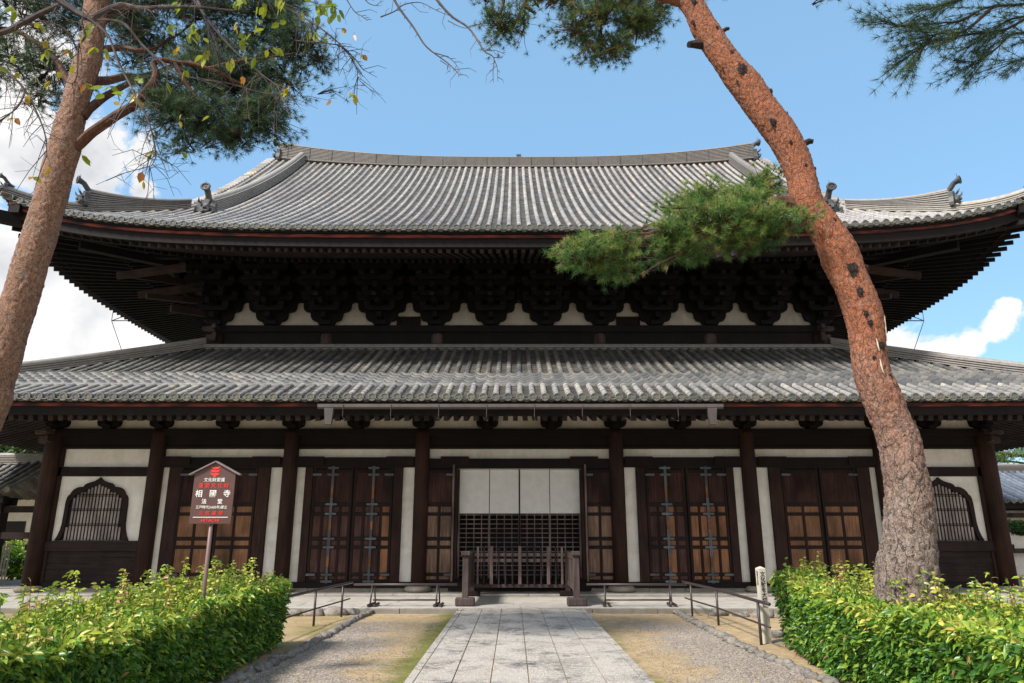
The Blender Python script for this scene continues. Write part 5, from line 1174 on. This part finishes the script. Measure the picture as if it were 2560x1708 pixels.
# lower pad
rng = np.random.default_rng(5)
pb = MB(); s0 = at(1985, 500, YT); pts = [s0 + Vector((.1, 0, -.1)), at(1955, 505, YT), at(1900, 530, YT - .15), at(1800, 560, YT - .2), at(1700, 580, YT - .1), at(1600, 600, YT), at(1520, 620, YT)]
limb(pb, pts, .11, .03, 10)
for e_ in [(1480, 590, .1), (1440, 620, -.1), (1560, 680, .2), (1850, 490, .3), (1750, 500, .4), (1650, 520, -.4), (1700, 650, .1), (1880, 590, -.4), (1600, 690, -.2), (1950, 560, .3), (1900, 470, .5)]:
    j = random.choice(pts[2:6]); limb(pb, [j, (j + at(e_[0], e_[1], YT + e_[2])) / 2 + Vector((0, 0, .05)), at(e_[0], e_[1], YT + e_[2])], .03, .01, 6, 4, .03)
pb.build('branch', M['branch'], rp_)
A = Acc(); tw = MB()
B = []
PADK = .72
for (px, py, yo, rx, ry, rz, nc) in [(1480, 640, 0, .33, .35, .13, 15), (1560, 610, 0, .4, .4, .16, 20), (1560, 665, .1, .3, .35, .14, 14), (1640, 590, 0, .42, .45, .2, 24), (1720, 560, 0, .42, .5, .2, 24), (1800, 560, 0, .42, .5, .2, 24), (1880, 550, -.1, .36, .5, .17, 20), (1940, 570, -.1, .28, .4, .13, 14), (1700, 630, .1, .35, .4, .15, 16), (1610, 680, .1, .26, .3, .1, 12), (1760, 490, .4, .3, .3, .1, 10), (1710, 510, .3, .3, .3, .12, 9), (1880, 505, .4, .3, .3, .1, 12), (1910, 460, .5, .2, .3, .1, 8), (1440, 620, 0, .16, .2, .07, 6), (1850, 600, .0, .34, .4, .13, 12), (1990, 560, -.25, .14, .2, .1, 5), (1830, 520, .2, .35, .4, .14, 12)]:
    c_ = at(px, py, YT + yo); B.append((tuple(c_), (rx * .94, ry, rz * PADK), int(nc * 1.9)))
crown(A, tw, B, L=.108, nn=40, w=.0055, dens=.95, bias=.1, hang=.5)
A.build('foliage_pad', M['needle_b'], rp_); tw.build('twigs', M['branch'], rp_)
m_ = MB(); m_.blobm(at(1798, 640, YT - .3), (.055, .05, .065), 2, .3, 4); m_.blobm(at(1835, 636, YT - .32), (.045, .04, .06), 2, .3, 4); m_.build('cut_stub', M['scar'], rp_)
# upper crown pads seen against the sky
UY = 10.2
ub = MB(); base = Vector((2.0, YT + .2, 11.3))
for P_ in [[(1600, -40), (1545, 10), (1505, 45), (1500, 90)], [(1600, -40), (1560, 30), (1590, 60), (1590, 110)], [(1545, 10), (1480, 50), (1440, 60)], [(1330, -60), (1310, 10), (1290, 50), (1260, 80)], [(1310, 10), (1340, 40)], [(1260, -60), (1255, 20), (1210, 45)]]:
    limb(ub, [at(a, b2, UY) for a, b2 in P_], .045, .012, 7, 4, .03)
limb(ub, [base, at(1680, -120, YT + .5), at(1600, -40, UY)], .12, .05, 8); limb(ub, [base + Vector((0, 0, .5)), at(1500, -260, UY), at(1330, -60, UY)], .1, .05, 8); limb(ub, [base + Vector((0, 0, .6)), at(1400, -280, UY), at(1260, -60, UY)], .1, .05, 8)
limb(ub, [base, at(1900, -120, UY), at(2030, -10, UY)], .08, .01, 6)
ub.build('branch', M['branch'], rp_)
A = Acc(); tw = MB(); B = []
for (px, py, yo, rx, ry, rz, nc) in [(1500, 60, 0, .5, .5, .35, 52), (1440, 70, 0, .3, .4, .28, 26), (1520, 120, 0, .3, .4, .25, 28), (1590, 60, .1, .38, .4, .3, 32), (1620, 40, .2, .3, .3, .25, 18), (1470, 110, -.1, .25, .3, .2, 16), (1420, -20, 0, .5, .5, .3, 28), (1550, -30, 0, .6, .5, .35, 38),
                                 (1215, 10, 0, .28, .4, .3, 22), (1250, 75, 0, .25, .4, .17, 20), (1310, 60, 0, .3, .4, .26, 25), (1340, 10, 0, .25, .4, .3, 18), (1180, 5, 0, .2, .3, .1, 9), (1270, -60, .2, .7, .5, .3, 50), (1380, 8, 0, .15, .3, .1, 5), (1700, -50, .4, .7, .5, .3, 40), (1650, 10, .6, .25, .3, .2, 10),
                                 (2040, 4, 0, .17, .2, .06, 7), (2070, 12, 0, .08, .1, .04, 3), (1900, -110, .3, 1.2, .8, .4, 90), (1500, -260, .5, 1.8, 1.2, .7, 150)]:
    B.append((tuple(at(px, py, UY + yo)), (rx, ry, rz), nc))
crown(A, tw, B, L=.115, nn=30, w=.0055, dens=1.0, bias=.02, hang=.1)
A.build('crown', M['needle'], rp_); tw.build('twigs', M['branch'], rp_)

# ---------------------------------------------------------------- left pine
lp = empty('pine_tree', (-8.0, YT, 0), 'tall pine with pinkish scaly trunk and dark crown standing at the left edge', 'pine tree')
LE = [(0, 214, 270), (73, 208, 262), (146, 190, 252), (183, 176, 240), (256, 157, 221), (329, 134, 205), (366, 124, 200), (439, 102, 181), (512, 82, 161), (573, 64, 146), (646, 38, 123), (720, 16, 102), (756, 4, 92), (829, -20, 69), (903, -42, 49), (976, -64, 28), (1049, -88, 5)]
ltab = [(-8.1, -.1, .92), (-7.95, .8, .72)] + edge_table(LE, YT)[::-1] + [(-6.6, 11.2, .3), (-6.5, 12.6, .2), (-6.45, 13.8, .1)]
trunk('trunk', [(a, YT, z) for a, z, d in ltab], [d / 2 * .91 for a, z, d in ltab], M['bark_l'], lp, (-1, 1), 8, .02)
lb = MB(); LY = YT
limb(lb, [at(185, 370, LY), at(230, 330, LY - .1), at(310, 280, LY - .3), at(370, 230, LY - .4), at(392, 195, LY - .4), at(385, 160, LY - .4), at(440, 155, LY - .4), at(520, 170, LY - .3), at(600, 210, LY)], .082, .025, 10)
limb(lb, [at(205, 290, LY), at(265, 240, LY + .2), at(330, 205, LY + .4), at(420, 190, LY + .6), at(520, 230, LY + .8)], .07, .016, 8)
limb(lb, [at(215, 210, LY), at(300, 195, LY + .6), at(400, 180, LY + 1.2), at(560, 100, LY + 1.6)], .08, .02, 8)
limb(lb, [at(225, 130, LY), at(300, 120, LY + .2), at(350, 130, LY + .2), at(390, 120, LY + .5), at(480, 60, LY + 1)], .06, .015, 8)
limb(lb, [at(190, 230, LY), at(120, 130, LY + .1), at(40, 80, LY + .3), at(-80, 60, LY + .4)], .06, .02, 8)
limb(lb, [at(240, 60, LY), at(330, 20, LY + .5), at(470, 0, LY + .8), at(650, 40, LY + 1)], .07, .02, 8)
limb(lb, [at(440, 155, LY - .4), at(480, 230, LY - .3), at(540, 280, LY - .2), at(600, 330, LY)], .04, .012, 6)
limb(lb, [at(520, 170, LY - .3), at(620, 150, LY), at(740, 130, LY + .2)], .035, .01, 6)
lb.build('branch', M['branch'], lp)
rng = np.random.default_rng(9); A = Acc(); tw = MB(); B = []
for (px, py, yo, rx, ry, rz, nc) in [(430, 60, .6, 1.1, .8, .5, 110), (560, 60, .8, 1.0, .8, .55, 110), (660, 70, .8, .8, .7, .55, 85), (740, 120, .6, .5, .5, .3, 38), (600, 150, .6, .9, .7, .5, 95), (520, 220, .2, .9, .6, .45, 95), (640, 230, .4, .8, .6, .45, 80), (720, 200, .5, .45, .5, .3, 32), (450, 300, .0, .6, .5, .4, 52), (560, 300, .1, .8, .6, .42, 78), (650, 290, .2, .5, .5, .33, 38), (600, 350, .1, .33, .4, .2, 20), (500, 370, .0, .4, .4, .18, 18), (450, 385, -.1, .16, .2, .05, 5), (590, 395, .1, .12, .2, .08, 5), (790, 140, .5, .2, .3, .1, 7), (800, 220, .5, .2, .3, .1, 5),
                                 (400, 240, .3, .45, .4, .25, 26), (330, 60, 1.0, .7, .6, .5, 50), (60, 60, .3, .8, .7, .5, 66), (30, 150, .4, .6, .6, .35, 40), (130, 180, .4, .5, .5, .3, 28), (0, 10, .8, 1.0, .8, .6, 55), (-120, 100, .5, 1.2, 1, .8, 80), (100, 250, .3, .3, .3, .1, 8), (150, 20, .6, .6, .6, .4, 38), (420, -60, .8, 1.8, 1.2, .6, 150), (150, -120, .6, 2, 1.4, .8, 150), (700, 10, .8, .5, .5, .4, 38), (330, 160, .9, .4, .4, .25, 14)]:
    B.append((tuple(at(px, py, YT + yo)), (rx, ry, rz), nc))
crown(A, tw, B, L=.115, nn=26, w=.0052, dens=.86, bias=-.02, hang=0.0)
A.build('crown', M['needle_d'], lp); tw.build('twigs', M['scar'], lp)

# ---------------------------------------------------------------- pine whose sprays enter at the top right
tp = empty('pine_tree', (9.6, 8.2, 0), 'pine standing outside the right edge, only its needle sprays showing at the top right corner', 'pine tree')
trunk('trunk', [(9.6, 8.2, -.1), (9.5, 8.2, 3), (9.3, 8.1, 6), (9.2, 8.0, 9), (9.0, 8, 12)], [.3, .27, .23, .18, .08], M['bark_r'], tp, (2, 4), 5, .03)
tb = MB(); TY = 7.6; j0 = Vector((9.25, 8.05, 8.0)); rng = np.random.default_rng(13); A = Acc()
sprays = [[(2760, 60), (2640, 10), (2480, 20), (2380, 55), (2300, 65), (2215, 58)], [(2640, 10), (2520, 70), (2400, 90), (2330, 105), (2270, 145)], [(2760, 60), (2640, 90), (2540, 85), (2470, 140), (2425, 165)], [(2640, 10), (2500, -30), (2400, 0), (2300, 30)], [(2700, 60), (2600, 130), (2530, 150)], [(2700, 40), (2560, 40), (2480, 80), (2420, 120)], [(2480, 20), (2400, 80), (2330, 90), (2290, 150)], [(2700, -20), (2560, -20), (2440, -15), (2340, 20)]]
for i, P_ in enumerate(sprays):
    yy = TY + (i % 3) * .25; out = limb(tb, [at(a, b2, yy) for a, b2 in P_], .022, .006, 5, 6, .02)
    out = [Vector(q) for q in out]
    for k in range(4, len(out)):
        d = (out[k] - out[k - 1]).normalized()
        for q in range(3):
            s = Vector(rng.normal(size=3)).normalized() * random.uniform(.08, .3); e_ = out[k] + (d * .5 + s * 1.0) * .9 if q else out[k]
            if q: tb.tube([out[k], e_], [.005, .003], 3, False)
            dd = (d + s.normalized() * .5).normalized() if q else d; n = 3 if q else 1
            Cc = np.array([tuple(out[k] + (e_ - out[k]) * f) for f in np.linspace(.5, 1, n)]); tufts(A, Cc, np.repeat(np.array([tuple(dd)]), n, 0), .13, 22, .005, np.clip(rng.normal(.4, .2, n), 0, .95), .8)
limb(tb, [j0, Vector((8.6, 7.9, 8.1)), at(2760, 60, TY)], .09, .04, 8)
tb.build('branch', M['scar'], tp)
crown(A, tb, [((9.4, 8.2, 9.6), (1.6, 1.6, 1.0), 120)], L=.12, nn=16)
A.build('needles', M['needle_d'], tp)

# ---------------------------------------------------------------- cherry branches at the top left
ch = empty('cherry_tree', (-6.6, 3.6, 0), 'cherry tree with grey twigs and few yellow leaves hanging across the top left', 'cherry tree')
CY = 4.6; cb = MB(); cl = Acc(); rng = np.random.default_rng(31); random.seed(77)
limb(cb, [(-6.6, 3.6, -.1), (-6.5, 3.7, 1.6), (-6.0, 3.9, 3.2), (-5.6, 4.1, 4.6), tuple(at(-300, 60, CY)), tuple(at(-60, -40, CY))], .17, .06, 12)
limb(cb, [(-5.6, 4.1, 4.6), tuple(at(-420, 40, CY)), tuple(at(-120, 100, CY))], .08, .03, 8)
main = [([(-60, -40), (100, -20), (150, 5), (225, 45), (240, 40), (300, 15), (345, 22), (430, 16), (520, 20), (620, 28)], .034, .008, 0), ([(-120, 100), (0, 84), (60, 62), (110, 35), (150, 12)], .022, .02, -.1),
        ([(225, 45), (300, 55), (350, 110), (400, 150), (450, 185), (520, 200), (600, 215), (680, 235), (720, 240)], .012, .003, .1), ([(480, -40), (510, 40), (540, 110), (548, 170)], .014, .008, .2),
        ([(440, -60), (520, 50), (570, 110), (620, 160), (680, 205), (720, 225)], .012, .003, .05), ([(220, 45), (270, 90), (300, 160), (330, 220), (340, 245), (370, 300), (385, 350), (388, 390), (375, 415), (355, 420)], .010, .002, -.1),
        ([(600, -60), (700, 10), (800, 70), (870, 130)], .011, .003, .2), ([(-80, 120), (0, 165), (40, 200), (65, 230), (90, 280), (110, 330), (118, 370), (120, 395)], .012, .002, -.2), ([(65, 230), (45, 270), (10, 300), (-30, 330)], .008, .002, -.2), ([(60, 222), (100, 232), (160, 240)], .005, .002, -.2), ([(205, 50), (212, 90), (195, 120), (192, 190), (180, 215)], .010, .004, 0), ([(192, 125), (170, 80), (130, 60), (60, 55)], .008, .003, 0),
        ([(740, 100), (820, 110), (855, 120), (890, 165), (900, 200), (925, 223)], .006, .0015, .2), ([(855, 120), (890, 150), (910, 175), (945, 195)], .005, .0015, .2), ([(850, -30), (885, 25), (905, 40), (920, 52)], .006, .002, .3), ([(960, -50), (990, 10), (1030, 60), (1065, 115), (1120, 160), (1150, 190)], .012, .003, .25), ([(1085, 132), (1120, 145), (1140, 165), (1152, 190)], .005, .0015, .25), ([(1100, 152), (1122, 168), (1124, 182)], .004, .0015, .25),
        ([(1060, -40), (1090, 0), (1130, 40), (1165, 65), (1190, 100), (1210, 130), (1235, 146), (1232, 180), (1232, 206)], .013, .002, .3), ([(1208, 130), (1240, 128), (1265, 138)], .004, .0015, .3), ([(1235, 146), (1257, 146)], .004, .0015, .3), ([(1236, 150), (1243, 170), (1243, 204)], .004, .0015, .3), ([(952, 44), (985, 30), (1010, 12), (1050, 8), (1090, 25), (1130, 40)], .006, .002, .28), ([(1170, 66), (1200, 60), (1222, 85), (1222, 110)], .004, .0015, .3), ([(1120, 50), (1160, 70), (1190, 62)], .004, .0015, .3), ([(890, -40), (920, 5), (950, 15)], .006, .002, .3)]
tips = []; bare = []
for P_, r0, r1, yo in main:
    o_ = limb(cb, [at(a, b2, CY + yo) for a, b2 in P_], r0, r1, 7 if r0 > .015 else 5, 5, .008)
    (tips if P_[0][0] < 800 and len(P_) > 3 else bare).append([Vector(q) for q in o_])
for P_ in tips:     # fine side twigs and the few leaves
    for k in range(3, len(P_) - 1, 2):
        for q in range(random.choice((1, 1, 2, 3))):
            d = (P_[k + 1] - P_[k]).normalized(); s = Vector((random.uniform(-1, 1), random.uniform(-.5, .5), random.uniform(-1, .6))).normalized(); L = random.uniform(.12, .42); a = P_[k]; b2 = a + (d * .7 + s * .8).normalized() * L * .5; c_ = b2 + (d * .6 + s * .6 + Vector((0, 0, -.25))).normalized() * L * .5
            cb.tube([a, b2, c_], [.0035, .0025, .0015], 4, False)
            for w_ in range(random.choice((0, 1, 2, 3))):
                f_ = random.random(); p0 = a + (b2 - a) * f_ if random.random() < .5 else b2 + (c_ - b2) * f_; dd = Vector((random.uniform(-1, 1), random.uniform(-.3, .3), random.uniform(-1, .7))).normalized(); l_ = random.uniform(.05, .2)
                cb.tube([p0, p0 + dd * l_ * .5, p0 + (dd + Vector((random.uniform(-.4, .4), 0, random.uniform(-.5, .1)))).normalized() * l_], [.002, .0016, .001], 3, False)
            if random.random() < .5:
                e_ = b2 + Vector((random.uniform(-1, 1), 0, random.uniform(-1, .5))).normalized() * .1; cb.tube([b2, e_], [.002, .0012], 3, False)
            if random.random() < .16:
                n = random.choice((1, 2, 3)); cl.add(leaves(np.array([tuple(c_)] * n), norm(rng.normal(size=(n, 3)) * np.array([.7, .5, .4]) + np.array([0, 0, -.8])), rng.uniform(.045, .085, n), rng.uniform(.014, .024, n), rng.uniform(0, 1, n), .2, .15))
for P_ in bare:     # short spurs on the bare outer twigs
    for k in range(2, len(P_) - 1, 2):
        if random.random() < .75:
            d = (P_[k + 1] - P_[k]).normalized(); s = Vector((-d.z, 0, d.x)) * random.choice((-1, 1)); L = random.choice((.02, .03, .05, .12)); b2 = P_[k] + (d * .7 + s).normalized() * L
            cb.tube([P_[k], b2, b2 + (d + s * .3).normalized() * L * .6], [.003, .0022, .0014], 3, False)
for (px, py, n, s_, t0) in [(820, 5, 8, 1.1, .1), (835, 30, 9, 1.15, .05), (800, 30, 8, 1.1, .05), (775, 80, 5, 1.0, .2), (790, 15, 6, 1.0, .1), (700, 10, 6, 1.0, .3), (650, 5, 5, 1.0, .2), (600, 8, 5, 1.0, .2), (590, 0, 5, 1.1, .1), (655, 65, 4, .9, .1), (430, 70, 5, 1.1, .1), (470, 85, 5, 1.0, .25), (500, 85, 4, .9, .3), (615, 90, 6, 1.0, .15), (625, 130, 4, 1.1, .1), (680, 130, 6, .9, .35), (515, 140, 5, 1.0, .35), (575, 155, 3, .9, .5), (440, 15, 4, 1.0, .1), (270, 225, 4, 1.1, .15), (295, 228, 2, .9, .3), (335, 240, 2, 1.1, .5), (345, 200, 3, .9, .3), (40, 30, 4, 1.0, .3), (230, 70, 2, 1.1, .1), (120, 140, 2, .8, .3), (205, 95, 4, .7, .5), (80, 182, 2, .7, .5), (360, 422, 1, 1.3, .95), (35, 135, 2, .7, .3), (710, 225, 3, .8, .5), (310, 270, 2, .8, .7), (885, 95, 1, .8, .9), (445, 290, 2, .6, .7), (450, 130, 3, .8, .8), (600, 60, 3, .7, .8)]:
    c_ = np.array([tuple(at(px + random.uniform(-14, 14), py + random.uniform(-14, 14), CY + random.uniform(-.1, .2))) for _ in range(n)])
    hub = at(px, py - 14, CY)
    for q in c_: cb.tube([hub, tuple(q)], [.002, .0012], 3, False)
    cl.add(leaves(c_, norm(rng.normal(size=(n, 3)) * np.array([.6, .5, .35]) + np.array([0, 0, -.85])), rng.uniform(.06, .095, n) * s_, rng.uniform(.018, .028, n) * s_, np.clip(t0 + rng.uniform(-.1, .2, n), 0, 1), .15, .1))
cb.build('branches', M['cherry_bark'], ch); cl.build('leaves', M['cherry_leaf'], ch)

# ---------------------------------------------------------------- neighbouring buildings, seen past both ends of the hall
def side_building(name, loc, x0, x1, ye, yr, ze, zr, label, wallmat, tm, posts, rowsp=.3):
    e = empty(name, loc, label, 'building'); n = NP(); d = yr - ye
    zf = lambda u, t, h: ze + (zr - ze) * (t / d) * (.82 + .18 * t / d) + .12 * np.clip(1 - (np.minimum(np.abs(u - x0), np.abs(x1 - u))) / 2, 0, 1) ** 2
    mp_ = lambda u, t, z: np.stack([u, ye + t, z], -1); mb_ = lambda u, t, z: np.stack([u, 2 * yr - ye - t, z], -1)
    gx = np.arange(x0, x1, rowsp); pan_rows(n, mp_, zf, gx, 0, 0, lambda u: d, rowsp, .25); pan_rows(n, mb_, zf, gx, 0, 0, lambda u: d, rowsp, .8); ro_ = n.build('roof', M[tm], e)
    n = NP(); round_rows(n, mp_, zf, gx + rowsp / 2, 0, 0, lambda u: d, .085, .4); n.build('round_tiles', M[tm], ro_, True)
    k = MB(); disc_tiles(k, gx + rowsp / 2, mp_, zf, 0, r=.095); k.build('eave_disc_tiles', M['tile_disc'], ro_)
    k = MB(); sweep(k, [(x, yr, zr - .02) for x in np.linspace(x0 - .1, x1 + .1, 12)], ridge_prof(.3, .14, 5, .1)); k.build('ridge', M['tile_ridge'], ro_)
    k = MB(); k.bx(x0, x1, ye + .1, ye + .25, ze - .28, ze - .06); k.bx(x0, x1, ye + .6, ye + .8, ze - .35, ze - .1); k.build('eave_beam', M['wood_x'], e)
    return e
lc = side_building('corridor', (-20, 24.6, .1), -27, -16.2, 22.6, 24.8, 3.02, 4.15, 'open roofed corridor with dark posts joining the left side of the temple hall', None, 'tile_lo', None)
for x in (-16.45, -18.6, -20.8, -23, -25.2):
    for y in (23.0, 26.2): k = MB(); k.bx(x - .14, x + .14, y - .14, y + .14, .05, 2.95); k.build('post', M['wood'], lc, bevel=.01)
for z in (2.55, 1.75):
    k = MB(); k.bx(-27, -15.0, 22.94, 23.06, z - .1, z + .1); k.build('rail', M['wood'], lc)
rb = side_building('white_building', (22, 34, 0), 17.6, 34, 31.2, 35.0, 3.15, 4.75, 'white walled neighbouring building with blue grey tiled roof past the right end of the hall', None, 'tile_blue', None)
k = MB(); k.bx(18.6, 33.4, 32.4, 38, 0, 3.3); k.build('wall', M['plaster'], rb)
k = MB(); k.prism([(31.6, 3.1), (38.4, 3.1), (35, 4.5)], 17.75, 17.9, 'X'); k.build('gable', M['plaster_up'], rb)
k = MB(); k.bx(18.0, 31.5, 32.0, 32.15, 2.5, 2.7); k.bx(18, 31.5, 32.1, 32.2, 1.0, 1.2); k.build('wall_beam', M['grey_wood_d'], rb)
lb2 = empty('far_building', (-34, 46, 0), 'pale house with dark roof far behind the corridor posts at the left edge', 'building')
k = MB(); k.bx(-42, -27, 46, 52, 0, 4.2); k.build('wall', M['plaster'], lb2); k = MB(); k.prism([(45.2, 4.1), (52.8, 4.1), (49, 6.0)], -43, -26, 'X'); k.build('roof', M['tile_blue'], lb2)
for x in np.arange(-41, -28, 2.2): k = MB(); k.bx(x, x + 1.3, 45.95, 45.99, 1.0, 2.6); k.build('window', M['black'], lb2)
def fence(name, x0, x1, y, h, mat, label, step, wd, rails):
    e = empty(name, ((x0 + x1) / 2, y, 0), label, 'fence'); k = MB(); x = x0
    while x < x1: k.bx(x - wd / 2, x + wd / 2, y - .02, y + .02, 0, h); x += step
    k.build('pickets', M[mat], e); k = MB()
    for z in rails: k.bx(x0, x1, y - .045, y - .021, z - .04, z + .04)
    k.build('rails', M[mat], e); return e
fence('bamboo_fence', -24, -19.0, 27.6, 1.45, 'white_post', 'pale bamboo fence seen between the corridor posts', .11, .05, (.5, 1.2))
fence('wooden_fence', -30, -17, 33.0, 1.2, 'panel_brown', 'brown slatted fence far behind the corridor', .22, .07, (.3, 1.0))
fence('wooden_fence', 16.4, 24, 23.0, 1.45, 'wood', 'black picket fence at the right end of the temple platform', .2, .07, (1.4, .35))
k = MB(); 
def bush(name, c, r, n, mat, label, cat, L=.12, W=.03, seed=1, trunkr=None, parent_loc=None):
    global rng
    rng = np.random.default_rng(seed); e = empty(name, (c[0], c[1], 0), label, cat); A = Acc()
    nb = 14; cs = np.array(c) + norm(rng.normal(size=(nb, 3))) * np.array(r) * rng.uniform(.3, .85, (nb, 1)); pick = rng.integers(0, nb, n); D = norm(rng.normal(size=(n, 3)))
    P = cs[pick] + D * np.array(r) * rng.uniform(.2, .42, (n, 1)); ti = np.clip(.45 + .35 * D[:, 2] + rng.normal(0, .14, n) + .2 * fbm(P, .9, seed), 0, 1)
    A.add(leaves(P, norm(D + rng.normal(size=(n, 3)) * .5), rng.uniform(.7, 1.3, n) * L, W, ti, .3, .2)); A.build('crown', M[mat], e)
    if trunkr: k = MB(); limb(k, [(c[0], c[1], -.1), (c[0] + .3, c[1], c[2] * .4), (c[0] - .2, c[1], c[2] - r[2] * .3), (c[0], c[1], c[2] + r[2] * .4)], trunkr, trunkr * .4, 9); k.build('trunk', M['cherry_bark'], e)
    return e
bush('broadleaf_tree', (-33, 42, 6.2), (5, 3, 3.2), 9000, 'far_leaf', 'green tree crown far behind the corridor roof at the left edge', 'tree', .3, .1, 3, .3)
bush('broadleaf_tree', (-44, 52, 7.5), (6, 4, 4), 9000, 'far_leaf', 'taller tree furthest behind at the left edge', 'tree', .35, .12, 4, .35)
bush('broadleaf_tree', (-25.5, 40, 5.8), (2.6, 2, 2.6), 6000, 'far_leaf', 'green tree between the corridor roof and the hall corner', 'tree', .25, .09, 14, .25)
bush('shrub', (-20.5, 30, .7), (2.4, 1, .8), 5000, 'hedge', 'low green shrub behind the corridor posts', 'shrub', .14, .04, 6)
bush('clipped_pine', (20.6, 29, 2.1), (1.5, 1.0, .3), 6000, 'far_leaf', 'yellow green cushion of clipped pine below the white building', 'pine tree', .14, .02, 7, .16)
e = empty('pine_tree', (30, 40, 0), 'pale green layered pine behind the hall at the far right edge', 'pine tree'); k = MB(); rng = np.random.default_rng(44)
limb(k, [(30.5, 40, -.1), (30.2, 40, 3), (29.4, 40, 5.5), (29.8, 40, 7.8)], .25, .08, 10); A = Acc(); B = []
for (x, z) in ((26.2, 6.9), (27.6, 6.1), (29, 6.7), (26.4, 5.8), (28.3, 7.4), (30.2, 6.0), (27.2, 7.6), (29.8, 7.6), (31.4, 6.8), (25.2, 6.3)):
    B.append(((x, 40, z), (1.0, .8, .2), 30)); limb(k, [(29.6, 40, z - .4), ((x + 29.6) / 2, 40, z - .1), (x, 40, z - .05)], .08, .03, 6)
crown(A, k, B, L=.2, nn=16, w=.014, bias=.2); A.build('crown', M['needle_b'], e); k.build('trunk', M['branch'], e)
